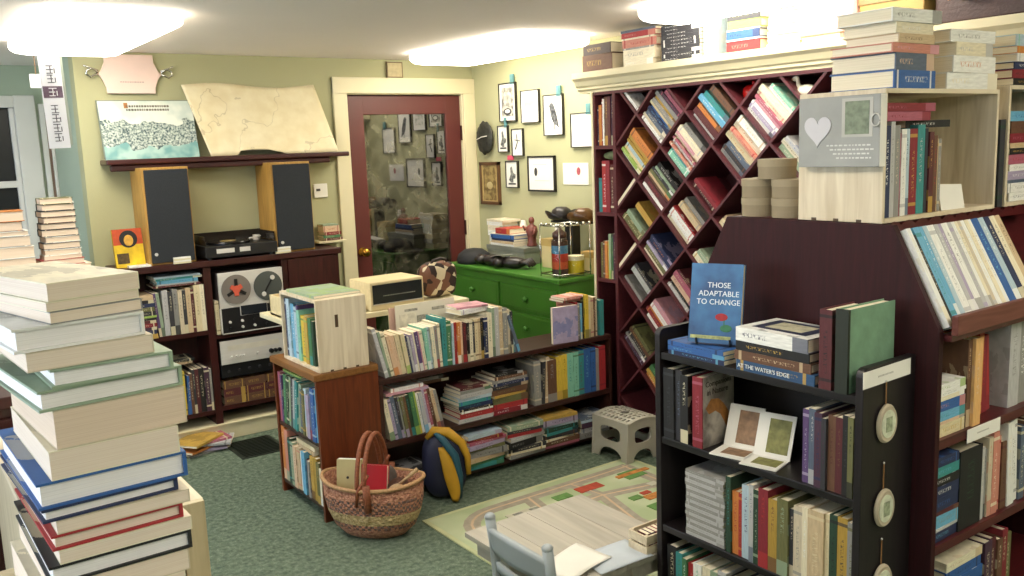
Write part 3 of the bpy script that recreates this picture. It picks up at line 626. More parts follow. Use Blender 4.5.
#@@ENDUNIT
# ------------------------------------------------------------------ end unit: books facing left
M_brw = wood('reddish_brown_panel', '55250f', '6f3417', rough=.4, axis=2)
M_brt = wood('brown_board', '6d4620', '8a5e30', rough=.4, axis=1)
eu = thing('end_bookcase', 'small brown bookcase end unit carrying the pine crate, open on its left', 'bookcase', (1.46, LY, 0))
bx('side_panel', (1.45, LY-.005, 0), (1.744, LY+.014, .64), M_brw, eu)
bx('top_board', (1.44, LY-.01, .635), (1.746, 4.03, .665), M_brt, eu, bevel=.004)
bx('side_panel', (1.45, 4.0, 0), (1.744, 4.02, .635), M_brw, eu)
bx('back_panel', (1.725, LY+.014, .03), (1.744, 4.0, .635), M_brw, eu)
bx('shelf', (1.455, LY+.014, .335), (1.725, 4.0, .353), M_dkw, eu)
bx('shelf', (1.455, LY+.014, .05), (1.725, 4.0, .07), M_dkw, eu)
row('rose/plum 2 24;purple 1.2 23;green/mint 2.2 24 -6;darkgreen/cream 1.8 24 -7;sage/lime 1.8 24 -8;charcoal/silver 2 24 -8;silver/teal 2 24 -9;teal/white 2 24 -9;sage/olive 2 23 -9;slate/gold 2.2 21 -4;olive/gold 1.6 21 -3;paleblue/tan 2 22;lilac/rose 2.2 20;slate/red 2 22;blue/paleblue 2.4 24;skyblue/silver 2 24', 'on the upper shelf of the end unit', 'books on the upper shelf of the end unit', FW(1.447, 3.985, .354), ddef=.2, end=.448)
stack('green/lime .8 22 17;lime/cream .8 22 17', 'of the two thin ones laid over the end unit upper row', 'thin books over the end unit row', FW(1.46, 3.82, .6), rj=3)
row('orange/peach 2.4 26;salmon/sage 2.4 25;darkgreen/teal 2.4 22;sage/charcoal 2.2 21;peach/brown 2.2 20;tan/salmon 2.2 20;white/silver 2 19;skyblue/blue 2.4 20;maroon/rose 1.6 17;grey/plum 1.4 17;gold/brown 2.4 20;mustard/gold 2.4 20;olive/gold 2 19;cream/white 1.4 17', 'on the lower shelf of the end unit', 'books on the lower shelf of the end unit', FW(1.445, 3.985, .071), ddef=.2, end=.448)
stack('tan 1.6 20 14;buff/cream 1.8 20 15', 'of the two laid over the end unit lower row', 'flat books over the end unit lower row', FW(1.46, 3.72, .275), rj=3, jit=.003)

# pine crate standing on it, open to the left
M_pine = wood('pale_pine', 'c2b295', 'dfd3ba', rough=.6, axis=2, scale=3)
M_pineh = wood('pale_pine_flat', 'c2b295', 'dfd3ba', rough=.6, axis=1, scale=3)
M_slot = mat('crate_slot_dark', '4a3620')
def crate(name, label, M, w, d, h, mw, mh, group=None, slot='side'):
    """local: open face -Y, width X, depth Y, height Z"""
    c = thing(name, label, 'crate', group=group, M=M); t = .012
    MB().box((0, 0, 0), (t, d, h), mw).build('side_board', c, bevel=.0015)
    MB().box((w-t, 0, 0), (w, d, h), mw).build('side_board', c, bevel=.0015)
    MB().box((t, 0, 0), (w-t, d, t), mh).build('base_board', c)
    MB().box((t, 0, h-t), (w-t, d, h), mh).build('top_board', c)
    MB().box((t, d-t, t), (w-t, d, h-t), mh).build('back_board', c)
    return c
pc = crate('pine_crate', 'pale pine crate of picture books standing on the brown end unit', FW(1.475, 3.93, .666), .405, .235, .315, M_pine, M_pineh)
b = MB().box((.4035, .085, .19), (.4056, .10, .245), M_slot)
b.build('hand_slot', pc)
for i in range(3): MB().box((.4035, .05+i*.06, 0), (.4056, .065+i*.06, .008), M_slot).build('edge_notch', pc)
row('navy/paleblue 1.6 27;paleblue/teal 3 27;skyblue/white 3.4 25;paleblue/slate 2.6 24;purple/paleblue 1.6 25;mint/blue 2.6 23;yellow/green 5 21;gold/lime 3 21;green/teal 3 21;darkgreen/black 2 20', 'inside the pine crate', 'picture books in the pine crate', FW(1.485, 3.91, .679), ddef=.19, end=.30)
stack('sage/lime 1.2 30 22', 'on the lid of the pine crate', 'green book on the crate lid', FW(1.485, 3.72, .982), rj=3)
# tray box behind + table behind low bookcase
M_box = mat('buff_card_box', 'cdbb8c', rough=.75, var=.06)
M_box2 = mat('pale_wood_box', 'd3c398', rough=.6, var=.08, scale=5, stretch=(1, 10, 10))
dt = thing('display_table', 'low cream table behind the low bookcase under the radio', 'table', (1.8, 3.86, 0))
bx('tabletop', (1.54, 3.95, .785), (2.52, 4.40, .81), M_cream, dt, bevel=.003)
for x in (1.80, 2.44):
    for y in (3.97, 4.34): bx('leg', (x, y, 0), (x+.04, y+.04, .785), M_cream, dt)
bxo = thing('tray_box', 'open pale wooden tray box behind the pine crate', 'box', (1.56, 4.10, .8105))
b = MB().box((0, 0, 0), (.22, .2, .012), M_box2).box((0, 0, 0), (.22, .012, .1), M_box2).box((0, .188, 0), (.22, .2, .1), M_box2).box((0, 0, 0), (.012, .2, .1), M_box2).box((.208, 0, 0), (.22, .2, .1), M_box2)
b.build('box_body', bxo, bevel=.002)
MB().box((.012, .012, .075), (.208, .188, .082), mat('tray_felt', 'a07c58')).build('lining', bxo)
# radio
rd = thing('table_radio', 'cream table radio with a dark front, on the cream table behind the low bookcase', 'radio', (1.955, 3.97, .8105), R(2))
MB().box((0, 0, 0), (.31, .22, .145), M_box2).build('case', rd, bevel=.006)
MB().box((.012, -.003, .03), (.298, .001, .13), mat('radio_front', '1e2426', rough=.25)).box((.012, -.005, .03), (.298, -.003, .034), M_alu).build('front_panel', rd)
b = MB(); x = .07
while x < .25: wv = rng.uniform(.004, .01); b.box((x, -.0045, .07), (x+wv, -.003, .074), mat('dial_marks', '8a8f84')); x += wv+.003
b.build('dial_marks', rd)
MB().lathe([(.02, 0), (.02, .03), (.012, .035)], mat('dark_green_knob', '26382c'), c=(-.03, .05, .0), n=18).build('side_knob', rd)
# prints standing in front of it
M_print = mat('sketch_print', 'd9d4c2', rough=.7, var=.28, scale=26)
for i, (x, c, wd) in enumerate(((1.955, 'ddd9c9', .26), (1.93, 'c8a79c', .22), (1.935, 'd9cfae', .25))):
    p = thing('print_sheet', ['white sheet of pencil sketches standing in front of the radio', 'rose-edged sheet directly behind the white sketch sheet', 'buff card hindmost of the sheets before the radio'][i], 'print', (x, 3.715+i*.016, .5858), 0, 'sheets standing before the radio')
    T_ = Matrix.Rotation(R(-1), 4, 'X')
    MB().box((0, 0, 0), (wd+.07, .004, (.286, .275, .27)[i]), mat('print_paper_%d' % i, c, var=.04), M=T_).build('paper', p)
    if i == 0:
        MB().box((.02, -.0008, .14), (.11, 0, .24), M_print, M=T_).box((.115, -.0008, .14), (.175, 0, .225), mat('sketch_dark', '9a988c', var=.5, scale=50), M=T_).box((.2, -.0008, .24), (.27, 0, .255), mat('sketch_dark'), M=T_)\
          .box((.05, -.001, .25), (.12, 0, .262), mat('sketch_dark'), M=T_).build('sketch', p)
# patterned fabric bag
def pattern_mat():
    m, nt, bs = new_mat('patterned_fabric'); tc = N(nt, 'ShaderNodeTexCoord')
    v = N(nt, 'ShaderNodeTexVoronoi'); v.inputs['Scale'].default_value = 26; nt.links.new(tc.outputs['Object'], v.inputs['Vector'])
    sp = N(nt, 'ShaderNodeSeparateColor'); nt.links.new(v.outputs['Color'], sp.inputs[0])
    c = ramp(nt, sp.outputs[0], .35, .4, hexc('2a1a16'), hexc('6c4836')); nt.links.new(mixc(nt, mth(nt, 'GREATER_THAN', sp.outputs[1], .68), c, hexc('c9bb9c')), bs.inputs['Base Color'])
    bs.inputs['Roughness'].default_value = .8; return m
bg = thing('patterned_bag', 'brown and cream patterned cloth bag standing left of the green dresser', 'bag', (2.33, 4.06, .822))
MB().ball((.10, .06, .085), (.105, .06, .095), pattern_mat(), 28, 20, fn=lambda d: (abs(d.x)**4+abs(d.y)**4+abs(d.z)**4)**(-1/4)*(.97+.03*math.sin(9*d.x+5*d.z))).build('bag_body', bg, smooth=True)
MB().tube([(.05, .04, .165), (.06, .03, .19), (.10, .02, .20), (.14, .03, .19), (.15, .04, .165)], .007, mat('bag_strap', '2c201c')).build('handle', bg, smooth=True)

#@@LATTICE
# ------------------------------------------------------------------ tall bookcase on the right wall
TX = 3.15; M_lat = wood('plum_brown_board', '4a2026', '5c2a30', rough=.4, axis=1); M_latin = mat('plum_dark_back', '3a181c', rough=.55, var=.15)
tb = thing('lattice_bookcase', 'tall plum-brown bookcase with a diamond lattice of boards along the right wall', 'bookcase', (TX, 3.73, 0))
LZ0, LZ1, LYE = .08, 1.845, 1.0     # foot, top, near end
bx('side_panel', (TX, 3.632, 0), (XR-.004, 3.645, 1.85), M_lat, tb)
bx('side_trim', (TX-.004, 3.645, 0), (XR-.004, 3.66, 1.86), M_cream, tb)
bx('divider', (TX, 3.475, LZ0), (XR-.02, 3.495, LZ1), M_lat, tb)
bx('back_panel', (XR-.02, LYE, .02), (XR-.004, 3.632, 1.85), M_latin, tb)
bx('base_board', (TX, LYE, .0), (XR-.02, 3.632, LZ0), M_lat, tb)
bx('top_board', (TX, LYE, LZ1), (XR-.02, 3.632, 1.86), M_lat, tb)
bx('side_panel', (TX, LYE-.02, 0), (XR-.004, LYE, 1.85), M_lat, tb)
for z in (1.565, 1.215, .86): bx('shelf', (TX, 3.495, z), (XR-.02, 3.632, z+.018), M_lat, tb)
co = thing('cornice', 'cream moulded cornice board along the top of the lattice bookcase', 'cornice', (TX, 3.76, 1.86))
prof = [(.30, 0), (.0, 0), (.0, .012), (-.012, .018), (-.012, .03), (-.02, .036), (-.03, .06), (-.045, .075), (-.045, .105), (.30, .105)]
MB().prism([(p[0], p[1]) for p in prof], 1, 0.0, -2.85, M_cream).build('moulding', co)
co2 = co.location
# lattice boards: nodes spaced .33 along Y
P_ = .3275; HB = .006
def lat_clip(y0, z0, sy):
    """line through (y0,z0) with dz/dy = sy, clipped to the lattice field"""
    pts = []
    ylo, yhi = LYE, 3.475
    c = z0 - sy*y0
    cand = [(ylo, sy*ylo+c), (yhi, sy*yhi+c), ((LZ0-c)/sy, LZ0), ((LZ1-c)/sy, LZ1)]
    for p in cand:
        if ylo-1e-6 <= p[0] <= yhi+1e-6 and LZ0-1e-6 <= p[1] <= LZ1+1e-6: pts.append(p)
    pts = sorted(set((round(a, 4), round(b, 4)) for a, b in pts))
    return (pts[0], pts[-1]) if len(pts) > 1 and math.dist(pts[0], pts[-1]) > .06 else None
NY, NZ = 2.997, 1.407            # a node
for sy, sh_ in ((1, 0), (-1, 0)):
    for k in range(-12, 13):
        s = lat_clip(NY + k*P_, NZ, sy)
        if not s: continue
        (a, b), (c, d) = s; ln = math.dist(s[0], s[1]); ang = math.atan2(d-b, c-a)
        M0 = Matrix.Translation((TX-tb.location.x, a-tb.location.y, b)) @ Matrix.Rotation(ang, 4, 'X')
        off = 0 if sy == 1 else .0012
        MB().box((off+.004, 0, -HB), (XR-TX-.022, ln, HB), M_lat, M=M0).build('lattice_board', tb)
# cells: bottom node (row, col); books stand on the lower right board
cells = []
def cell(i, j, spec):
    """i: columns towards the viewer in half pitches from node NY; j: rows in half pitches from NZ"""
    y = NY - i*P_/2; z = NZ + j*P_/2
    s2 = math.sqrt(.5)
    wv = Vector((0, -s2, s2)); hv = Vector((0, s2, s2))     # w: thickness axis up-right, h: height axis up-left
    # local X->w, Z->h, Y->Z x X
    yv = hv.cross(wv)
    M = Matrix(((wv.x, yv.x, hv.x, 0), (wv.y, yv.y, hv.y, 0), (wv.z, yv.z, hv.z, 0), (0, 0, 0, 1)))
    o = Vector((TX+.012, y, z)) + (wv+hv)*(HB+.001)
    x = 0; k = 0
    its = parse(spec)
    for c, a, p in its:
        if c == 'gap': x += p[0]/100; continue
        k += 1; t, h = p[0]/100, (p[1] if len(p) > 1 else rng.uniform(17, 20))/100
        h = min(h, .213)
        fy = rng.uniform(0, .02)
        M2 = Matrix.Translation(o + wv*x + Vector((fy, 0, 0))) @ M
        lab = '%s%s tilted book, %s in the %s lattice cell of the %s tier' % (size_word(t), cname(c), ORD[k], ORD[(i+3)//2+1 if j % 2 else (i+2)//2+1], ORD[3-j])
        book(M2, t, h, min(.15, h*.75), c, lab, 'books tilted in the diamond lattice cells', a, rng.randrange(6))
        x += t+.0006
cell(-2, 2, 'white 1.6 13.5')
cell(-1, 1, 'white/grey 1.6 19;beige/grey 1.4 20;slate/cream 2 19;navy/skyblue 2 20;blue/grey 1.2 19;buff/gold 1.6 21;grey/beige 2.2 20;gold/brown 1.4 20;grey/lilac 2 21;plum/rose 1.8 19;rose/plum 2 17')
cell(1, 1, 'white/grey 2 18.5;maroon/brown 3 19;orange/brown 2 19;brown/orange 1.2 19;skyblue/white 2.6 21;teal/slate 2.6 20;darkgreen/charcoal 2 19;brown/charcoal 3 18')
cell(3, 1, 'white/navy 2 20;lilac/white 2 20;white/lilac 1.4 20;pink/white 1.6 19;rose/white 1.4 20;cream/salmon 2 21;cream/mint 3 21;white/rose 2 18;mint/cream 1.4 17')
cell(-2, 0, 'white 1.6 18;lime/cream 1.8 19;buff/yellow 1.6 19;paleblue/olive 1.8 19;mustard/yellow 1.6 20;gold/orange 2.8 20.5;orange/brown 4 20')
cell(0, 0, 'mint/white 3.0 17;teal/white 1 17;salmon/cream 1.2 20;white/pink 2.4 20;rose 0.9 20;cream/tan 1.8 21;pink/cream 1.6 20;cream/silver 3 20.5;grey/charcoal 2.6 19')
cell(2, 0, 'grey/slate 2.2 18;charcoal/brown 2.4 18;slate/tan 2.4 17;buff/orange 2.6 21;peach/cream 1.4 20;salmon/red 1.6 20;cream/orange 3.4 21;white/tan 3.4 20')
cell(4, 0, 'sage/cream 2.6 19;cream/brown 2.2 20;silver/blue 2 19')
cell(-1, -1, 'white/grey 1.6 19;maroon/red 3.2 20;brown/maroon 2 20;tan/orange 1.2 20;olive/green 1.6 20;charcoal/white 1.4 20;sage/olive 1.4 19;black/white 2.6 19')
cell(1, -1, 'maroon 2.6 19;crimson/maroon 2 19')
cell(3, -1, 'white/grey 1.4 18;orange/red 1.6 18;cream/tan 2 19')
cell(-2, -2, 'olive/buff 3 18;sage/olive 2.6 18;gap 4;gold/orange 3.4 16')
cell(0, -2, 'cream/tan 1.8 20;white/red 1.4 20;white/salmon 3.6 20;red/white .8 20;gap 2.4;tan/grey 3 18;grey/tan 2.4 18')
cell(2, -2, 'buff/grey 3 18;tan 2 18')
cell(-1, -3, 'cream/buff 1.2 19;olive/buff 2.4 19;lilac/white 1.6 20;navy/orange 2.8 20;navy/lilac 1.6 20')
cell(1, -3, 'cream/gold 3 18;sage/cream 2.6 17')
cell(-2, -4, 'grey/silver 1.6 19;gap 6;silver/sage 3 18;charcoal 2 18')
cell(0, -4, 'silver/white 1.6 19;black/silver 1.2 18;peach/rose 3.4 20;rose/tan 3 20;maroon 1.4 19')
cell(-1, -5, 'white/silver 1.6 17;crimson/orange 2.2 20;orange/salmon 1.6 19;white/pink 2.6 19;pink/lilac 2.6 19')
cell(1, -5, 'salmon/cream 2.4 19;charcoal 2 19')
cell(-2, -6, 'slate/lilac 1.6 19;plum/lilac 1.4 19;grey/white 1.6 20;charcoal 2 19;brown/gold 2.6 20;olive/black 2 19')
cell(0, -6, 'navy/white 2 19;black 2.6 19')
cell(-1, -7, 'orange/white 2 19;gold/red 1.8 20;green/lime 3.0 20')
# slim books resting flat on the rising boards of the two left half cells
for (i, j, lab) in ((-3, -1, 'slim cream book flat on the slanting board left of the cell column, level with the dresser pictures'), (-3, -3, 'slim buff book flat on the slanting board left of the cell column, level with the dresser top')):
    s2 = math.sqrt(.5); y = NY-i*P_/2-.02; z = NZ+j*P_/2+.02
    wv, hv = Vector((0, s2, s2)), Vector((0, -s2, s2)); yv = hv.cross(wv)
    wv2 = Vector((0, s2, s2))
    Mx = Matrix(((0, 0-0, 0, 0),)*3 + ((0, 0, 0, 1),))
    X_, Z_ = Vector((0, -s2*-1, s2)), Vector((0, -s2, s2))
    Y_ = Z_.cross(X_)       # into -X: spine faces the wall, pages face out
    Mx = Matrix(((X_.x, Y_.x, Z_.x, 0), (X_.y, Y_.y, Z_.y, 0), (X_.z, Y_.z, Z_.z, 0), (0, 0, 0, 1)))
    book(Matrix.Translation(Vector((TX+.14, y, z))+X_*(HB+.001)) @ Mx, .018, .19, .13, 'cream' if j == -1 else 'buff', lab, None, '', 0)
# left column of upright books
row('navy .8 20;orange/gold 3.2 21;crimson/white 1.6 24;white/brown 1.4 24;brown/gold 4 25;maroon/brown 3 25;plum 3 25', 'in the top bay of the narrow column', 'books in the top bay of the narrow column', FW(TX+.01, 3.628, 1.5835), ddef=.17, end=.12)
row('teal/slate 3.2 18;red/white 5 27;crimson/red 4 27;maroon 4 25', 'in the second bay of the narrow column', 'books in the second bay of the narrow column', FW(TX+.01, 3.628, 1.2335), ddef=.17, end=.12)
row('olive/yellow 3 19;brown/silver 2.6 20;orange/gold 3 20;yellow/red 1.4 20;sage/lime 2.6 24;green 1.4 22;plum 4 24', 'in the third bay of the narrow column', 'books in the third bay of the narrow column', FW(TX+.01, 3.628, .8785), ddef=.17, end=.125)
# soft green things on top of the second bay books
g = MB(); g.ball((0, 0, .02), (.05, .05, .022), mat('knitted_sage', '6f7a55', var=.4, scale=30), fn=lambda d: 1+.15*math.sin(7*d.x+4*d.y)); tag(g.build('knitted_pouch', smooth=True), 'small sage green knitted pouch above the red books of the narrow column', 'pouch').location = (TX+.07, 3.565, 1.51)
# red glossy bowl + white bird in the top half cells
def node(i, j): return NY-i*P_/2, NZ+j*P_/2
y, z = node(2, 2)
bo = thing('red_pot', 'glossy red pot tucked in the topmost lattice cell', 'pot', (TX+.1, y, z+.024))
bo.scale = (.8, .8, .8)
MB().lathe([(.022, 0), (.05, .012), (.062, .04), (.058, .068), (.04, .085), (.012, .09)], mat('glossy_red', 'c41f1d', rough=.12, var=.05), n=28).build('pot_body', bo, smooth=True)
MB().ball((0, 0, .098), .012, mat('glossy_red')).build('lid_knob', bo, smooth=True)
y, z = node(4, 2)
bi = thing('bird_ornament', 'small white china bird in the topmost lattice cell beside the heart plaque', 'ornament', (TX+.05, y+.005, z+.014))
Mw_ = mat('white_china', 'e8e2cc', rough=.3, var=.05)
MB().ball((0, 0, .03), (.026, .05, .028), Mw_, fn=lambda d: 1+.15*d.y).tube([(0, .035, .04), (0, .05, .062), (0, .052, .078), (0, .06, .084)], [.012, .009, .008, .01], Mw_).ball((0, .062, .084), (.011, .016, .011), Mw_).build('bird_body', bi, smooth=True)
MB().tube([(0, .076, .083), (0, .092, .08)], [.005, .001], mat('beak_gold', 'c08a3a')).build('beak', bi)

#@@CORNICETOP
# ------------------------------------------------------------------ books on top of the cornice
CZ = 1.9655
def ct(px, py): return at(px, py, X=TX+.0).y
# two antique volumes
stack('brown/gold 8.4 22 20;chocolate/gold 5.2 22 20', 'of the antique pair on the cornice', 'antique volumes on the cornice', FW(TX-.02, ct(599, 60), CZ), rj=3)
stack('cream/white 3 21 19;cream/grey 5 22 20;grey/cream .8 22 20;salmon/red 3.8 23 20;cream .8 23 20;red/salmon 2.6 24 20;slate/navy 1.2 24 20', 'of the red and cream cornice pile', 'red and cream pile on the cornice', FW(TX-.02, ct(641, 60), CZ), rj=2, jit=.003)
stack(';'.join(['charcoal/white 1.6 24 20']*10), 'of the matching dark volumes piled on the cornice', 'matching dark volumes on the cornice', FW(TX-.02, ct(683, 60), CZ), rj=.6, jit=.001)
row('paleblue/white 2.4 18;silver/white 2.2 18;paleblue/silver 1.4 18', 'between the dark volumes and the red-green pile', 'upright pale books on the cornice', FW(TX-.02, ct(705.5, 50), CZ), ddef=.13)
stack('red/salmon 4.6 18 16;paleblue/white .8 18 16;blue/navy 3.4 18 16;white .6 18 16;lime/green 3.6 18 16;charcoal/olive 4 18 16', 'of the red-blue-green cornice pile', 'red blue and green pile on the cornice', FW(TX-.02, ct(746, 50), CZ), rj=1.5, jit=.003)
stack(';'.join(['cream/white 1.4 17 15', 'buff/cream 1.0 17 15']*6), 'of the cream cornice pile', 'cream pile on the cornice', FW(TX-.02, ct(787, 45), CZ), rj=3, jit=.006)
# pink box on two books
stack('cream/brown 2.2 22 18', 'under the pink box on the cornice', 'book under the pink box', FW(TX-.025, ct(829, 40), CZ), rj=1)
px = thing('pink_box', 'pale pink lidded box near the right end of the cornice', 'box', (TX-.03, ct(829, 40)+.12, CZ+.023), R(-90))
M_pk = mat('pink_card', 'd9a79c', rough=.6, var=.06)
MB().box((0, 0, 0), (.24, .2, .125), M_pk).build('box_body', px, bevel=.004)
stack('slate/grey 3 22 18', 'on the pink box', 'book on the pink box', FW(TX-.02, ct(829, 40), CZ+.1485), rj=1)
M_kh = mat('khaki_card', '8c7340', rough=.7, var=.12)
kb = thing('khaki_box', 'khaki brown storage box behind the pile of books on the pine crate', 'box', (TX, ct(829, 40)-.13, CZ), R(-90))
MB().box((0, 0, 0), (.26, .22, .15), M_kh).build('box_body', kb, bevel=.004)
MB().box((-.004, -.004, .11), (.264, .224, .156), mat('khaki_lid', '6e5c38', var=.1)).build('lid', kb, bevel=.003)
for i, (y, wd, hh, c, lab) in enumerate(((1.80, .32, .17, '3a2422', 'dark brown leather case left of the pair at the ceiling corner'), (1.44, .34, .13, '46302c', 'lower dark brown case right of the pair at the ceiling corner'))):
    k = thing('leather_case', lab, 'case', (TX+.02, y, CZ), R(-90), None)
    MB().box((0, 0, 0), (wd, .22, hh), mat('brown_leather_%d' % i, c, rough=.5, var=.2, bump=.2, bscale=90)).build('case_body', k, bevel=.012)
    MB().tube([(wd*.35, -.004, hh*.5), (wd*.37, -.03, hh*.45), (wd*.63, -.03, hh*.45), (wd*.65, -.004, hh*.5)], .007, mat('case_strap', '2b1a18')).build('handle', k, smooth=True)
    for s in (.2, .8): MB().box((wd*s-.012, -.006, hh*.5), (wd*s+.012, .002, hh*.62), M_brass).build('clasp', k)

#@@DISPLAY
# ------------------------------------------------------------------ right display unit with slanted tops
DX0, DX1, DY0, DY1 = 2.13, 3.08, 1.165, 1.985
M_dmar = wood('maroon_stained_panel', '260b0e', '361114', rough=.6, axis=2, spec=.25)
M_dmarh = wood('maroon_stained_board', '3c1417', '571d1f', rough=.35, axis=0)
du = thing('display_bookcase', 'dark maroon double-sided display bookcase with slanted top racks at the right', 'bookcase', (DX0, DY0, 0))
prof = [(DY0, 0), (DY0, 1.10), (1.30, 1.362), (1.85, 1.362), (DY1, 1.10), (DY1, 0)]
P0 = [(a-DY0, b) for a, b in prof]
MB().prism(P0, 0, 0, .022, M_dmar).build('end_panel', du, bevel=.002)
MB().prism(P0, 0, DX1-DX0-.022, DX1-DX0, M_dmar).build('end_panel', du)
bx('top_board', (DX0+.022, 1.42, 1.342), (DX1-.022, 1.84, 1.362), M_dmarh, du)
bx('centre_panel', (DX0+.022, 1.555, 0), (DX1-.022, 1.575, 1.342), M_dmar, du)
for z in (.785, .495, .2): bx('shelf', (DX0+.022, DY0+.002, z), (DX1-.022, 1.555, z+.026), M_dmarh, du, bevel=.002)
MB().add([(.022, .10, 1.055), (DX1-DX0-.022, .10, 1.055), (DX1-DX0-.022, .247, 1.341), (.022, .247, 1.341), (.022, .115, 1.05), (DX1-DX0-.022, .115, 1.05), (DX1-DX0-.022, .262, 1.336), (.022, .262, 1.336)],
    [(0, 1, 2, 3), (7, 6, 5, 4), (0, 4, 5, 1), (3, 2, 6, 7), (0, 3, 7, 4), (1, 5, 6, 2)], M_dmarh).build('slanted_board', du)
bx('lip', (DX0+.022, DY0-.035, 1.092), (DX1-.022, DY0-.018, 1.142), wood('lip_brown', '5c2d24', '72403a', axis=0), du, bevel=.002)
bx('lip_shelf', (DX0+.022, DY0-.02, 1.075), (DX1-.022, DY0+.012, 1.09), M_dmarh, du)
b = MB(); pts = [(0, 0)]
n = 12
for i in range(n*8+1): pts.append((i*.068/8, .018+.012*abs(math.sin(math.pi*i/8))))
pts.append((n*.068, 0)); b.prism(pts, 1, 0, .01, M_dmarh)
o = b.build('scalloped_edge', du); o.location = (.03, .17, 1.335)
MSL = TR(DX0+.03, DY0-.010, 1.112) @ Matrix.Rotation(R(-27), 4, 'X')
row('white/cream 1.9 27 1;black 1 25 1;skyblue/teal 2.6 27 1;skyblue/white 1.6 27 1;paleblue/white 2.0 27 1;white/silver 3.4 27 1;silver/white 2 27 1;lilac/white 1.4 27 1;white/grey 3 27 1;silver/lilac 2 27 1;white/silver 1.6 27 1;cream/grey 1.4 27 1;beige/silver 1.6 27 1;white/cream 2.4 27 2;cream/tan 2 27 2;white/silver 2 27 3;blue/skyblue 3.6 27 3;paleblue/white 3 27 3;navy 3 27 3;cream 3 27 3;tan 3 27 3', 'on the slanted rack of the display bookcase', 'books on the slanted rack', MSL, ddef=.09, ddj=.001)
# shelf one
z = .8115; Y_ = DY0+.012
stack('buff/gold 3.4 14 18;peach/grey .8 14 18;skyblue/teal 2.6 14 18;blue/salmon 2.8 14 18;cream/white 1.2 13 18;white/grey 1.0 14 18;white/lime 2.2 13.5 18', 'of the display upper-shelf pile', 'flat pile on the display bookcase upper shelf', FS(2.226, Y_, z), rj=1.5, jit=.002)
book(FS(2.153, Y_+.19, z), .10, .27, .12, 'slate', 'large grey-blue book upright behind the pile on the display bookcase upper shelf', None, 'grey', 0)
row('brown/tan 2.0 24;apricot/peach 3.8 24', 'beside the orange ones, display upper shelf', 'two tall apricot books', FS(2.305, Y_-.006, z), ddef=.1)
row('red/salmon 2.6 21;yellow/orange 2.6 17;orange/red 2.4 25;crimson/red 3 22 3;red/crimson 2.6 22 6', 'of the orange run, display upper shelf', 'red and orange books', FS(2.375, Y_+.035, z), ddef=.13)
row('silver/grey 6 25;grey/white 5 24;white/silver 4 22;brown 3 24;tan 3 23;maroon 3 24;olive 3 23;navy 3 22', 'past the orange ones, display upper shelf', 'greyish books right of the red ones', FS(2.555, Y_+.01, z), ddef=.17)
# shelf two
z = .5215
stack('navy/skyblue 3 13 16;silver/white .8 14 16;skyblue/grey 3.4 14 16;maroon/brown 1.2 13 16;navy/blue 3.6 13 16;navy/white 3.2 13 16;black/white 2.4 13 16;teal/skyblue 2.8 13 16;navy/blue 2.6 12 16', 'of the navy display-shelf pile', 'navy flat pile on the display bookcase', FS(2.222, Y_, z), rj=2, jit=.003)
book(FS(2.285, Y_, z), .115, .225, .16, 'black', 'very thick dark green-black book upright beside the navy pile on the display shelf', None, 'darkgreen', 0, True)
row('silver/cream 1.6 21;grey/black 1.6 20;beige/salmon 2.2 23;salmon/cream 3.2 24 ;salmon/red 2.4 22;brown/maroon 3.4 20;white/cream 3 25 3;white/brown 1.2 24 3;white/grey 3 25 4;slate 3 22;brown 3 23;maroon 4 23;olive 3 22', 'beyond the black volume, display lower shelf', 'books right of the black volume', FS(2.405, Y_, z), ddef=.16)
z = .2265
stack('navy/blue 3 20 16;blue/skyblue 3 20 16;skyblue/navy 3 20 16;navy/white 3.2 20 16;blue/white 3.6 20 16;blue/navy 3 19 16;cream/tan 2.6 19 15', 'of the blue pile on the lowest display shelf', 'blue pile on the lowest display shelf', FS(2.33, Y_, z), rj=2, jit=.003)
row('plum 4 21;maroon 3 21;brown 3 20;crimson 3 22;olive 3 20', 'on the lowest display shelf', 'books on the lowest display shelf', FS(2.45, Y_, z), ddef=.16)
# shelf labels
def tagcard(name, label, M, w, h, marks=True, cat='label card'):
    t = thing(name, label, cat, M=M)
    MB().box((0, -.0012, 0), (w, 0, h), M_paperw).build('card', t)
    if marks:
        b = MB(); x = w*.3
        while x < w*.62: wv = rng.uniform(.002, .005); b.box((x, -.0016, h*.45), (x+wv, -.0012, h*.55), mat('faint_print', 'b5b2ac')); x += wv+.002
        b.build('printed_line', t)
tagcard('shelf_label', 'white label card on the front edge of the display bookcase upper shelf', FS(2.285, DY0-.001, .775) , .175, .038)
tagcard('shelf_label', 'small white card on the lowest shelf edge of the display bookcase', FS(2.16, DY0-.001, .20), .035, .03, False)

# crates on top
CYF, CZB = 1.335, 1.3635
c1 = crate('pine_crate', 'left pine crate of books on top of the display bookcase', FS(2.137, CYF, CZB), .585, .26, .347, M_pine, wood('pale_pine_across', 'c2b295', 'dfd3ba', rough=.6, axis=0, scale=3))
M_pinex = MATS['pale_pine_across']
b = MB().box((.44, .244, .16), (.458, .2475, .27), M_slot)
b.build('hand_slot', c1)
for i in range(3): MB().box((-.0016, .06+i*.07, 0), (.0005, .075+i*.07, .008), M_slot).build('edge_notch', c1)
ci = CZB+.0125
row('navy/white 3.2 24;silver/grey 2.2 25;grey/beige 2.8 24;rose/crimson .8 22;white/silver 2.6 23;paleblue/slate 2.4 23;crimson/gold 4 23;teal/silver 4 24;charcoal/plum 1.6 23;maroon/gold 2.4 22;brown/red 2 21;tan/gold 1.6 20;grey/beige 1.6 20', 'inside the left crate on the display bookcase', 'books in the left crate', FS(2.153, CYF+.006, ci), ddef=.17, end=.275)
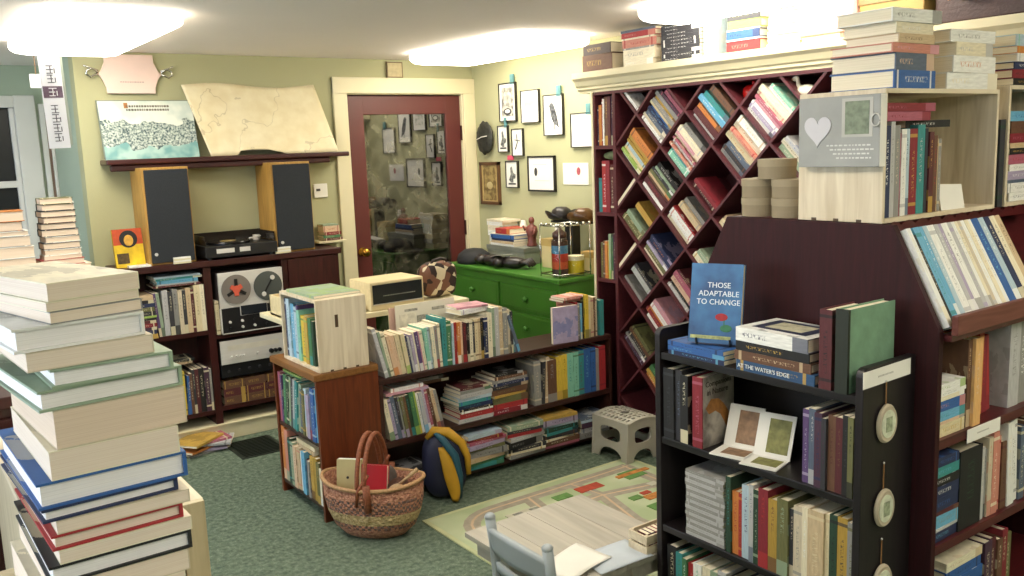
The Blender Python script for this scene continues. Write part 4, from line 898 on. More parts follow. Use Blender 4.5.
stack('rose/crimson 2.4 22 15;crimson/rose 2.2 26 16', 'of the red pair over the crate books', 'red books over the crate books', FS(2.27, CYF+.01, ci+.2515), rj=5, jit=.003)
stack('black/white 2 20 14', 'over the crate books, right side', 'black book over the crate books', FS(2.40, CYF+.03, ci+.232), rj=6, jit=.003)
book(FS(2.435, CYF+.17, ci), .05, .2, .05, 'grey', 'small grey-brown book upright near the hand slot inside the left crate', None, 'beige', 0)
tagcard('blank_card', 'blank white card leaning inside the left crate', FS(2.445, CYF+.012, ci) @ Matrix.Rotation(R(-12), 4, 'X') @ Matrix.Rotation(R(3), 4, 'Y'), .125, .075, False, 'card')
tagcard('blank_card', 'little cream card behind the blank white card in the left crate', FS(2.435, CYF+.05, ci) @ Matrix.Rotation(R(-8), 4, 'X'), .05, .125, False, 'card')
book(FS(2.735, CYF+.0, 1.3635), .03, .26, .2, 'charcoal', 'dark charcoal book upright in the gap between the two crates', None, 'darkgreen', 1)
c2 = crate('pine_crate', 'right pine crate, holding flat piles, at the right edge of the photo', FS(2.78, CYF, CZB), .30, .26, .36, M_pine, M_pinex)
stack('white/navy 2.6 19 16;white/grey 2.8 19 16;slate/navy 1 19 16;lilac/white 2.6 20 16;white 2 19 16;rose/red 3 20 16;black/gold 1.8 20 16;tan/gold 1.6 19 16;crimson/rose 2.8 20 16;brown/maroon 3.6 19 16;skyblue/blue 3 19 16', 'of the flat pile inside the right crate', 'flat pile inside the right crate', FS(2.915, CYF+.01, ci), rj=2, jit=.004)
# loose piles on the crates
tz = CZB+.3475
stack('blue/white 4.6 20 19;slate/peach 4.4 19 19;salmon/pink 2.4 23 18;tan/brown 2.4 17 16;cream/white 2.8 17 16;white/grey 3.4 22 17', 'of the left pile on the left crate', 'left pile on the left crate', FS(2.275, CYF+.0, tz), rj=2, jit=.006)
stack('white/cream 4.4 27 20;white/orange 4.6 24 19;cream/silver 3.6 21 18;white/grey 3.4 23 17', 'of the right pile on the left crate', 'right pile on the left crate', FS(2.57, CYF+.0, tz), rj=2, jit=.006)
stack('black/gold 2 19 17;crimson/black 2.6 19 17;navy/white 2.2 18 17;white/silver 2.4 17 16;orange/gold 2 18 16;paleblue/mint 3.4 18 16', 'of the pile on the right crate', 'pile on the right crate', FS(2.90, CYF+.0, CZB+.3605), rj=3, jit=.006)
# grey-brown books behind the left pile, visible above the heart plaque
# heart plaque hanging on the crate side
hq = thing('heart_plaque', 'grey canvas plaque with a pale heart and a green square hanging on the left crate', 'plaque', M=FW(2.104, 1.572, 1.512))
MB().box((0, 0, 0), (.245, .028, .185), mat('plaque_grey', '9a9b97', rough=.7, var=.08, scale=12)).build('canvas', hq, bevel=.002)
MB().box((.2452, .001, .001), (.2462, .027, .184), M_paperw).build('canvas_edge', hq)
hp2 = []
for i in range(40):
    t = 2*math.pi*i/40; hp2.append((.062+.0026*16*math.sin(t)**3, .10+.0028*(13*math.cos(t)-5*math.cos(2*t)-2*math.cos(3*t)-math.cos(4*t))))
MB().prism(hp2, 1, -.003, 0, mat('heart_pale', 'c2c0c4', rough=.6, var=.04)).build('heart', hq)
MB().box((.145, -.002, .085), (.215, 0, .17), mat('moss_square', '75806a', var=.3, scale=60)).box((.135, -.001, .078), (.225, 0, .178), mat('plaque_mat', 'b3b1a9')).build('green_square', hq)
b = MB()
for r_ in range(4):
    x = .09+.01*r_
    while x < .22: wv = rng.uniform(.004, .012); b.box((x, -.0012, .055-r_*.011), (x+wv, 0, .059-r_*.011), mat('pale_script', 'c9c9c4')); x += wv+.004
b.build('script_lines', hq)
MB().tube([(.235+.012*math.cos(a*.5), -.004, .12+.016*math.sin(a*.5)) for a in range(13)], .002, M_alu, n=6).build('ring', hq) 
# round boxes
M_kraft = mat('kraft_board', '8f8168', rough=.8, var=.06)
def rbox(x, y, z, r, h, lab):
    t = thing('round_box', lab, 'box', (x, y, z), 0, 'round lidded boxes beside the crate')
    MB().lathe([(r, 0), (r, h*.66)], M_kraft, n=36).build('box_body', t)
    MB().lathe([(r+.002, h*.62), (r+.002, h-.001), (r, h)], mat('kraft_lid', '9c8e74', rough=.8, var=.06), n=36).build('lid', t)
a_ = at(779, 214, Z=1.363); b_ = at(753, 213, Z=1.363)
rbox(2.205, 1.675, 1.3625, .052, .056, 'kraft round box, lower one of the pair against the crate')
rbox(2.205, 1.675, 1.419, .052, .056, 'kraft round box, upper one of the pair against the crate')
rbox(2.20, 1.785, 1.3625, .050, .056, 'kraft round box, lower one of the left pair')
rbox(2.20, 1.785, 1.419, .050, .056, 'kraft round box, upper one of the left pair')
rbox(2.205, 1.722, 1.4755, .055, .058, 'kraft round box, single one on top of the two pairs')

#@@BLACK
# ------------------------------------------------------------------ black bookcase with its face to the left
BX0, BX1, BY0, BY1 = 1.9, 2.128, 1.245, 1.935
M_blk = wood('black_stained', '0f0c0d', '1a1415', rough=.4, axis=1)
M_blkv = wood('black_stained_upright', '141012', '20191c', rough=.42, axis=2)
bb = thing('black_bookcase', 'black bookcase standing against the end of the maroon display bookcase', 'bookcase', (BX0, BY1, 0))
def sidep(y0, y1):
    pr = [(0, 0), (BX1-BX0, 0), (BX1-BX0, 1.035)]
    for i in range(7): a = R(90*i/6); pr.append((.022-.022*math.sin(a), 1.013+.022*math.cos(a)))
    MB().prism(pr, 1, y0-BY1, y1-BY1, M_blkv).build('side_panel', bb, bevel=.002)
sidep(BY0-.022, BY0); sidep(BY1-.022, BY1)
for z, nm in ((.94, 'top_board'), (.672, 'shelf'), (.385, 'shelf'), (.10, 'shelf')): bx(nm, (BX0+.004, BY0, z-.0), (BX1-.006, BY1-.022, z+.022), M_blk, bb, bevel=.002)
bx('back_panel', (BX1-.006, BY0, .05), (BX1, BY1-.022, 1.0), M_blk, bb)
bx('toe_board', (BX0+.02, BY0, 0), (BX0+.035, BY1-.022, .1), M_blk, bb)
zt = .9625
stack('navy/skyblue 1.4 22 15;blue/skyblue 1.3 21.5 15;blue/navy 1.3 22 15', 'of the blue three under the easel', 'blue books under the easel', FW(1.904, 1.775, zt), rj=2, jit=.003)
# book on easel with the title
ez = zt+.0415
ea = thing('book_easel', 'small black book easel on the blue books', 'easel', M=FW(1.955, 1.742, ez, R(24)))
MB().tube([(-.05, -.012, .0035), (-.05, .02, .02), (-.045, .05, .12)], .003, M_black).tube([(.05, -.012, .0035), (.05, .02, .02), (.045, .05, .12)], .003, M_black).tube([(-.05, .02, .02), (.05, .02, .02)], .003, M_black)\
    .tube([(-.05, -.012, .0035), (-.05, -.02, .0035), (-.05, -.022, .022)], .003, M_black).tube([(.05, -.012, .0035), (.05, -.02, .0035), (.05, -.022, .022)], .003, M_black).tube([(0, .04, .1), (0, .09, .003)], .003, M_black).build('easel_frame', ea)
def deepblue():
    m, nt, bs = new_mat('cover_deep_blue'); tc = N(nt, 'ShaderNodeTexCoord'); n = N(nt, 'ShaderNodeTexNoise'); n.inputs['Scale'].default_value = 9; n.inputs['Detail'].default_value = 5
    nt.links.new(tc.outputs['Object'], n.inputs['Vector']); nt.links.new(ramp(nt, n.outputs[0], .3, .7, hexc('173a66'), hexc('3f79ab')), bs.inputs['Base Color']); bs.inputs['Roughness'].default_value = .4; return m
MBLU = deepblue()
Me = FW(1.955, 1.742, ez, R(24)) @ TR(0, -.017, .0078) @ Matrix.Rotation(R(-11), 4, 'X')
ad = thing('titled_book', 'blue book titled THOSE ADAPTABLE TO CHANGE, shown face-out on the easel', 'book', M=Me)
MB().box((-.077, 0, 0), (.077, .0015, .232), MBLU).box((-.077, .0225, 0), (.077, .024, .232), MBLU).box((-.077, 0, 0), (-.0755, .024, .232), MBLU).build('cover', ad)
MB().box((-.075, .0016, .002), (.075, .0224, .230), page_mat()).build('page_block', ad)
RX = Matrix.Rotation(R(90), 4, 'X')
M_let = mat('lettering_white', 'dfe6ea', rough=.5, var=.02)
for i, t_ in enumerate(('THOSE', 'ADAPTABLE', 'TO CHANGE')): text(t_, .0222, M_let, TR(.008, -.0004, .162-i*.0245) @ RX, ad)
M_rf = mat('red_flower', '9a1e24', var=.2, scale=60); M_gl = mat('leaf_green', '2d6a4a', var=.2, scale=60)
MB().lathe([(.017, 0), (.016, .0008)], M_rf, M=TR(.02, -.0002, .077) @ RX @ Matrix.Diagonal((1.1, .65, 1, 1)), n=14).build('flower', ad)
MB().lathe([(.014, 0), (.013, .0008)], M_gl, M=TR(.035, -.0002, .045) @ RX @ Matrix.Diagonal((1.3, .8, 1, 1)), n=10).box((.027, -.0008, .05), (.030, 0, .07), M_gl).build('leaf', ad)
MB().box((-.07, -.0006, .012), (.05, 0, .022), mat('gold_line', '9aa06a', var=.3, scale=90)).build('author_line', ad)
# pile with AT THE WATER'S EDGE
wb = stack('deepblue/gold 2.9 25.5 17', 'of the titled pile on the black bookcase', 'flat pile on top of the black bookcase', FW(1.904, 1.492, zt), rj=0, jit=.0001)
last = [o for o in bpy.data.objects if o.type == 'EMPTY' and o.get('label', '').startswith('deep blue flat book, first from the bottom of the titled pile')][0]
last['label'] = "blue book titled AT THE WATER'S EDGE, bottom of the black bookcase's pile"
text("AT THE WATER'S EDGE", .0165, M_let, Matrix.Rotation(R(90), 4, 'X') @ Matrix.Rotation(R(0), 4, 'Z'), last)
lo = [c for c in last.children if c.name.startswith('lettering')][0]
lo.matrix_local = last.matrix_world.inverted() @ FW(1.9032, 1.492, zt+.0085) @ TR(-.035, -.001, 0)
stack('brown/tan 2.6 25 17;black/gold 2.6 24 16;white/navy 3.8 24 17', 'above the blue titled one', 'flat pile on top of the black bookcase', FW(1.904, 1.502, zt+.0295), rj=2, jit=.002)
MBx = [o for o in bpy.data.objects if o.get('label', '').startswith('thick white flat book, third from the bottom above')][0]
MB().box((.0384, .03, .03), (.039, .15, .21), mat('navy_cover_block', '262b45')).box((.0389, .05, .06), (.0394, .13, .18), mat('cream_cover_picture', 'b8b39a', var=.3, scale=40)).build('cover_picture', MBx)
row('maroon/black 3.6 20.5', 'beside the green volume on the black bookcase', 'upright maroon', FW(1.90, 1.352, zt), ddef=.16)
book(FW(1.90, 1.302, zt), .034, .212, .20, 'sage', 'large worn sage green cloth book upright at the near end of the black bookcase', None, 'sage', 3, True)
gb = [o for o in bpy.data.objects if o.get('label', '').startswith('large worn sage')][0]
ms = mat('worn_green_cloth', '6f9276', rough=.8, var=.14, scale=22, bump=.1); md_ = mat('dark_spine_cloth', '22281f', var=.1)
gb.children[0].data.materials[0] = ms
MB().box((-.0005, -.0012, -.0), (.0345, .008, .212), md_).build('spine', gb)
gb.children[0].data.materials[0] = ms
# shelf one
z1 = .6945
row('black/charcoal 4.2 22;charcoal/slate 2.6 22;black 3 21', 'at the far end, black bookcase upper shelf', 'dark books on the black bookcase upper shelf', FW(1.905, 1.905, z1), ddef=.17)
nb = book(FW(1.905, 1.785, z1, R(4)), .036, .215, .15, 'crimson', 'red-spined book titled Companions in Nature on the black bookcase upper shelf', None, 'rose', 1)
def rockmat():
    m, nt, bs = new_mat('cover_rock_photo'); tc = N(nt, 'ShaderNodeTexCoord'); n = N(nt, 'ShaderNodeTexNoise'); n.inputs['Scale'].default_value = 16; n.inputs['Detail'].default_value = 6; n.inputs['Distortion'].default_value = .6
    nt.links.new(tc.outputs['Object'], n.inputs['Vector']); nt.links.new(ramp(nt, n.outputs[0], .35, .65, hexc('6e6660'), hexc('c4bcb0')), bs.inputs['Base Color']); bs.inputs['Roughness'].default_value = .4; return m
MB().box((.036, .004, 0), (.0372, .15, .215), rockmat()).build('front_picture', nb)
b = MB(); ml = mat('lynx_orange', 'b0763a', var=.25, scale=60)
b.prism([(.015, .12), (.04, .145), (.075, .14), (.1, .12), (.125, .09), (.135, .045), (.12, .03), (.105, .06), (.085, .09), (.06, .105), (.03, .1)], 0, .0372, .0378, ml); b.build('animal_picture', nb)
RZX = Matrix(((0, 0, 1, 0), (1, 0, 0, 0), (0, 1, 0, 0), (0, 0, 0, 1)))
M_inkd = mat('lettering_dark', '4a3f3c')
text('Companions', .024, M_inkd, Matrix.Translation((.0376, .075, .184)) @ RZX, nb); text('in Nature', .026, M_inkd, Matrix.Translation((.0376, .07, .158)) @ RZX, nb)
# two propped open cards
for i, (yy, c, lab) in enumerate(((1.655, '8a6c52', 'open white booklet with a brown picture propped on the black bookcase upper shelf'), (1.545, '7d7c46', 'open white booklet with an olive picture propped on the black bookcase upper shelf'))):
    t = thing('open_booklet', lab, 'booklet', M=FW(1.905+.0, yy, z1, R(14)))
    MB().box((-.055, -.0, 0), (.055, .095, .004), M_paperw).build('lower_leaf', t)
    T_ = TR(0, .09, .004) @ Matrix.Rotation(R(-22), 4, 'X')
    MB().box((-.055, 0, 0), (.055, .004, .125), M_paperw, M=T_).build('upper_leaf', t)
    MB().box((-.02, -.0008, .012), (.045, 0, .11), mat('booklet_picture_%d' % i, c, var=.35, scale=45), M=T_).box((-.03, .02, .004), (.045, .075, .0048), mat('booklet_picture_%d' % i)).build('picture', t)
row('purple/lilac 1.6 20;slate/silver 1.8 20.5;plum/navy 2 20;charcoal/plum 1.2 19;brown/maroon 2 20;maroon/brown 1.8 20;black/charcoal 1.6 21;olive/black 1.4 21', 'at the near end, black bookcase upper shelf', 'upright books at the near end of the black bookcase', FW(1.905, 1.405, z1), ddef=.15, end=.15)
# shelf two
z2 = .4075
stack(';'.join(['silver/grey 1.05 15 19', 'grey/silver .95 15 19']*10), 'of the grey journals on the black bookcase', 'grey journals piled on the black bookcase', FW(1.91, 1.745, z2), rj=1, jit=.002, name='journal')
row('darkgreen/teal 1.6 23;orange/red 2.2 19 ;red/orange 1 19;paleblue/purple 2.6 22;silver/slate 1.4 23;darkgreen/sage 1.6 22;crimson/red 3 23;mustard/brown 2.6 21;olive/sage 3.2 22;charcoal/beige 1.4 20;beige/grey 2.4 21.5;cream/white 1.6 22;tan/buff 4.4 22;buff/tan 1.2 22;darkgreen/black 2 22.5;mustard/charcoal 2.6 22.5;grey/olive 1.8 22', 'on the middle shelf of the black bookcase', 'upright books on the middle shelf of the black bookcase', FW(1.905, 1.66, z2), ddef=.16, end=.405)
z3 = .1225
row('black 3 22;teal/green 2 21;green/white 1.4 20;red/salmon 1.8 19;white/mint 2.4 20;cream/sage 2.6 20;sage 2 20;silver 2.4 21;charcoal 3 20;navy 3 20;teal 2 21;maroon 3 21;brown 3 20;olive 3 21;grey 3 22;slate 3 21;black 3 22;brown 3 20', 'on the lowest shelf of the black bookcase', 'upright books on the lowest shelf of the black bookcase', FW(1.905, 1.90, z3), ddef=.16, end=.62)
# tag + hanging ovals on the near side
SY = BY0-.0225
pt = at(860, 389, Y=SY)
tagcard('blank_tag', 'long blank white card fixed to the top of the black bookcase side', FS(1.897, SY, .985) @ Matrix.Rotation(R(-1), 4, 'Y'), .205, .042)
ov = thing('ornament_string', 'string of three pale oval medallions hanging on the black bookcase side', 'ornament', (1.992, SY, .882))
M_str = mat('brown_cord', '8a6238')
for i, dz in enumerate((0, -.222, -.425)):
    o_ = MB().lathe([(.036, 0), (.041, .003), (.041, .007), (.037, .012), (.033, .011)], mat('bisque_clay', 'b3a68f', rough=.7, var=.08), M=TR(0, -.001, dz) @ RX @ Matrix.Diagonal((1, 1.22, 1, 1)), n=36).build('medallion', ov)
    MB().lathe([(.030, .0105), (.030, .0125)], mat('medallion_scene', 'c9cdb6', var=.2, scale=45), M=TR(0, -.001, dz) @ RX @ Matrix.Diagonal((1, 1.2, 1, 1)), n=32)\
        .box((-.012, -.0145, dz-.02), (.014, -.0125, dz+.018), mat('medallion_relief', '97a083', var=.4, scale=90)).build('picture', o_)
    MB().tube([(0, -.003, dz+.05), (.0, -.003, dz+.115 if i else dz+.105)], .0018, M_str, n=6).build('cord', ov)
    MB().ball((0, -.003, dz+.118 if i else dz+.108), .003, M_alu, 8, 6).build('pin', ov)

#@@DRESSER
# ------------------------------------------------------------------ green dresser and what stands on it
GX, GY0, GY1, GZ = 3.0, 3.785, 4.93, .87
M_gr = mat('leaf_green_paint', '3f7426', rough=.35, var=.12, scale=5)
gd = thing('green_dresser', 'bright green painted dresser against the right wall below the framed pictures', 'dresser', (GX, GY0, 0))
bx('top', (GX-.02, GY0-.02, GZ-.025), (XR-.02, GY1, GZ), M_gr, gd, bevel=.006)
bx('carcass', (GX, GY0, .06), (XR-.02, GY1-.02, GZ-.025), M_gr, gd, bevel=.002)
bx('plinth', (GX+.02, GY0+.02, 0), (XR-.02, GY1-.04, .06), M_gr, gd)
MB().box((.03, -.006, .1), (.40, .004, .16), M_gr).box((.03, -.006, .70), (.40, .004, .76), M_gr).box((.03, -.006, .16), (.08, .004, .70), M_gr).box((.35, -.006, .16), (.40, .004, .70), M_gr).build('end_frame', gd, bevel=.002)
for z0, z1_ in ((.66, .80), (.48, .64), (.29, .46), (.09, .27)):
    for y0, y1_ in ((.02, .54), (.57, 1.10)):
        d = MB().box((-.012, y0, z0), (.004, y1_, z1_), M_gr).box((-.014, y0+.02, z0+.015), (-.010, y1_-.02, z1_-.015), M_gr).build('drawer', gd, bevel=.003)
        MB().lathe([(.007, 0), (.007, .012), (.016, .018), (.014, .028), (.005, .031)], M_gr, M=TR(-.013, (y0+y1_)/2, (z0+z1_)/2) @ Matrix.Rotation(R(-90), 4, 'Y'), n=18).build('knob', d, smooth=True)
T = GZ+.0005
def blob(name, lab, cat, x, y, z, r, m, fn=None, rz=0, nu=24, nv=16, smooth=True):
    t = thing(name, lab, cat, (x, y, z), rz); b = MB(); b.ball((0, 0, r[2]), r, m, nu, nv, fn=fn); b.build('body', t, smooth=smooth); return t
M_felt = mat('black_felt', '191a1c', rough=.75, var=.2); M_sheen = mat('dark_leather', '201a1a', rough=.35, var=.25, scale=14)
cap = thing('flat_hat', 'black flat cap at the left end of the green dresser', 'hat', (3.10, 4.78, T), R(60))
MB().lathe([(.105, 0), (.112, .02), (.10, .055), (.06, .085), (.012, .092)], M_felt, n=28, M=Matrix.Diagonal((1, 1, 1, 1))).build('crown', cap, smooth=True)
MB().prism([(.02, -.1)] + [(.085+.12*math.cos(R(a)), .1*math.sin(R(a))) for a in range(-70, 71, 14)] + [(.02, .1)], 2, .009, .018, M_felt, M=Matrix.Rotation(R(4), 4, 'Y')).build('peak', cap, bevel=.003)
for i, (x, y, rz, lab) in enumerate(((3.09, 4.54, -80, 'left of the two black gloves on the green dresser'), (3.10, 4.34, -60, 'right of the two black gloves on the green dresser'))):
    g = thing('leather_glove', lab, 'glove', (x, y, T), R(rz)); b = MB(); b.ball((0, 0, .035), (.085, .05, .035), M_sheen)
    for k in range(4): b.tube([(.05, -.035+k*.022, .04), (.10, -.04+k*.025, .04+.004*k), (.135-.008*abs(k-1.5), -.042+k*.027, .018)], [.013, .012, .009], M_sheen)
    b.tube([(-.02, .04, .035), (.03, .075, .03), (.06, .085, .018)], [.013, .012, .009], M_sheen); b.build('hand', g, smooth=True)
    MB().lathe([(.048, 0), (.052, .05)], M_sheen, M=TR(-.07, 0, .035) @ Matrix.Rotation(R(-90), 4, 'Y') @ Matrix.Diagonal((.6, 1, 1, 1)), n=18).build('cuff', g, smooth=True)
wp = tag(MB().box((-.07, -.045, 0), (.07, .045, .002), M_paperw).build('paper_slip'), 'white paper slip lying over the black gloves', 'paper'); wp.location = (3.08, 4.44, T+.074); wp.rotation_euler = (0, R(8), R(75))
bbx = thing('grey_box', 'low grey box under the books at the back of the green dresser', 'box', (3.22, 4.62, T)); MB().box((0, -.22, 0), (.19, .18, .10), mat('greyed_card', '8b8d80', var=.1)).build('box_body', bbx, bevel=.003)
MB().box((-.004, -.224, .075), (.194, .184, .104), mat('grey_lid', '6f7268')).build('lid', bbx)
stack('white/silver 1.4 26 18;tan/cream 1.6 25 18;navy/blue 1.4 26 18;blue/navy 2.4 25 18;cream/white .6 24 17;red/orange 3.4 15 16', 'of the colourful dresser pile', 'colourful pile on the grey box', FW(3.225, 4.64, T+.105), rj=3)
stack('cream/white 4 16 13;silver/white 3.2 16 13;buff/cream 3.6 15 13;white/sage 4 16 13;white/mint 3.4 16 13;cream/silver 3.2 17 13;white/cream 2.4 18 13;cream 1.4 20 14', 'of the pale pile beside the door casing', 'pale pile beside the door', FW(3.31, 4.835, T), rj=4)
# small wooden doll on the pile: generic carved figure
fg = thing('carved_figure', 'small red-brown carved figure standing on the grey box of the dresser', 'figurine', (3.33, 4.46, T+.1045))
fg.scale = (.85, .85, .85)
Mfig = mat('carved_red_brown', '6e3830', rough=.45, var=.3, scale=30)
MB().lathe([(.035, 0), (.04, .01), (.03, .03), (.032, .07), (.045, .11), (.038, .145), (.016, .16), (.016, .168)], Mfig, n=20).build('body', fg, smooth=True)
MB().ball((0, 0, .19), (.022, .022, .027), Mfig).build('head', fg, smooth=True)
MB().tube([(0, -.035, .14), (-.02, -.06, .11), (-.03, -.05, .08)], [.012, .01, .008], Mfig).tube([(0, .035, .14), (-.02, .06, .12), (-.04, .05, .15)], [.012, .01, .008], Mfig).build('arms', fg, smooth=True)
# little lamp-like candle
cn = thing('candle_holder', 'slim candle holder with a white shade behind the colourful pile', 'candle holder', (3.39, 4.63, T+.1045))
MB().lathe([(.025, 0), (.02, .01), (.006, .02), (.006, .11)], mat('dark_bronze', '3a2c22', metal=.6, rough=.4)).build('stem', cn, smooth=True); MB().lathe([(.026, .10), (.014, .15)], M_paperw).build('shade', cn)
cn2 = thing('candle_holder', 'slim candle holder right behind the carved figure', 'candle holder', (3.40, 4.28, T))
MB().lathe([(.03, 0), (.02, .01), (.005, .02), (.005, .22)], mat('dark_bronze')).build('stem', cn2, smooth=True); MB().lathe([(.024, .21), (.016, .26)], M_paperw).build('shade', cn2)
# hat stand with two dark hats
hs = thing('hat_stand', 'small dark display stand carrying the two brimmed hats', 'stand', (3.33, 4.06, T))
MB().box((-.07, -.12, 0), (.07, .10, .012), M_black).box((-.03, -.035, .012), (.03, .035, .27), M_black).box((-.05, -.16, .27), (.06, .14, .282), M_black).build('stand_body', hs, bevel=.002)
cr_ = thing('card_box', 'cream upright card box beside the hat stand', 'box', (3.25, 4.17, T)); MB().box((0, 0, .0), (.11, .09, .17), M_box).build('box_body', cr_, bevel=.002); MB().box((-.002, -.002, .13), (.112, .092, .173), mat('card_lid', 'b99c5e')).build('lid', cr_)
for i, (y, m, lab, sc) in enumerate(((4.16, M_sheen, 'dark glossy brimmed hat, left on the stand', .85), (3.955, mat('brown_gold_hat', '5c3d1c', rough=.3, var=.4, scale=12), 'brown and gold brimmed hat, right on the stand', .8))):
    h_ = thing('brimmed_hat', lab, 'hat', (3.33, y, T+.2825), R(20*i))
    MB().lathe([(.065*sc, 0.004), (.07*sc, .03), (.062*sc, .06), (.035*sc, .078), (.01, .08)], m, M=Matrix.Diagonal((1, 1.15, 1, 1)), n=28).build('crown', h_, smooth=True)
    b = MB(); nb_ = 32; vs = []; fs = []
    for r_, zf in ((.06, 0), (.085, .006), (.108, .03)):
        for k in range(nb_):
            a = 2*math.pi*k/nb_; vs.append((sc*r_*math.cos(a), sc*r_*1.15*math.sin(a), .004+zf*(1+.9*math.cos(2*a+.6))))
    for q in range(2):
        for k in range(nb_): fs.append((q*nb_+k, q*nb_+(k+1) % nb_, (q+1)*nb_+(k+1) % nb_, (q+1)*nb_+k))
    b.add(vs, fs, m).build('brim', h_, smooth=True, solid=.003)
# jars
M_clear = None
m, nt, bs = new_mat('clear_glass'); bs.inputs['Transmission Weight'].default_value = 1; bs.inputs['Roughness'].default_value = .02; bs.inputs['IOR'].default_value = 1.3; bs.inputs['Base Color'].default_value = (.95, .97, .95, 1); M_clear = m
jr = thing('layered_jar', 'tall glass jar of blue, red and orange layers on the green dresser corner', 'jar', (3.075, 3.865, T))
b = MB()
for z0, z1_, c in ((.01, .045, 'layer_dark'), (.045, .085, 'layer_orange'), (.085, .13, 'layer_red'), (.13, .175, 'layer_blue'), (.175, .20, 'layer_brown')):
    b.lathe([(.041, z0), (.041, z1_)], mat(c, dict(layer_dark='43302c', layer_orange='c2552a', layer_red='b03420', layer_blue='4a84a8', layer_brown='4e3228')[c], var=.2, scale=120), n=28)
b.build('contents', jr)
MB().lathe([(.044, 0), (.046, .01), (.046, .2), (.036, .215)], M_clear, n=32, cap=False).lathe([(.0, .002), (.044, .002)], M_clear, cap=False).build('glass', jr, smooth=True)
MB().lathe([(.036, .215), (.04, .222), (.04, .245), (.015, .262), (.006, .275)], mat('jar_lid_brown', '3e2620', rough=.3)).build('lid', jr, smooth=True)
rk = thing('wire_rack', 'polished wire rack standing behind the jars on the green dresser', 'rack', (3.14, 3.80, T))
b = MB()
for x in (-.12, .10):
    for y in (-.0, .17): b.tube([(x, y, 0), (x, y, .29)], .004, M_chrome, n=6)
for z in (.015, .285):
    b.tube([(-.12, 0, z), (.10, 0, z), (.10, .17, z), (-.12, .17, z)], .004, M_chrome, n=6, closed=True)
for k in range(6): b.ball((-.12+k*.044, 0, .292), .009, M_chrome, 8, 6)
for k in range(4): b.ball((-.12, .02+k*.044, .292), .009, M_chrome, 8, 6)
b.build('wire_frame', rk, smooth=True)
yj = thing('yellow_candle_jar', 'yellow candle in a clear glass jar beside the layered jar', 'candle', (3.17, 3.845, T+.0))
MB().lathe([(.043, .006), (.043, .085)], mat('yellow_wax', 'c8b41e', rough=.4, var=.15, scale=30), n=28).build('wax', yj)
MB().lathe([(.047, 0), (.049, .01), (.049, .112), (.046, .115)], M_clear, n=32, cap=False).build('glass', yj, smooth=True)
MB().lathe([(.044, .0852), (.044, .11)], mat('wax_pale_top', 'ddd7b8'), n=28).build('pale_rim', yj)
sb = thing('small_buff_box', 'small buff box at the right edge of the green dresser', 'box', (3.25, 3.80, T)); MB().box((0, 0, 0), (.07, .09, .12), M_box).build('box_body', sb, bevel=.002); MB().box((-.002, -.002, .09), (.072, .092, .123), mat('card_lid')).build('lid', sb)
# warm shaded lamp on a brass arm
lm = thing('brass_lamp', 'small glowing brass lamp behind the wire rack, next to the tall bookcase', 'lamp', (3.38, 3.80, T))
MB().lathe([(.04, 0), (.042, .008), (.012, .02), (.008, .05), (.008, .30)], M_brass, n=20).build('base', lm, smooth=True)
MB().lathe([(.045, .28), (.03, .35)], mat('amber_shade', 'b8762a', rough=.4), n=24, cap=False).build('shade', lm, smooth=True, solid=.002)
MB().ball((0, 0, .305), (.016, .016, .022), emis('warm_bulb', 'ffb458', 40)).build('bulb', lm, smooth=True)

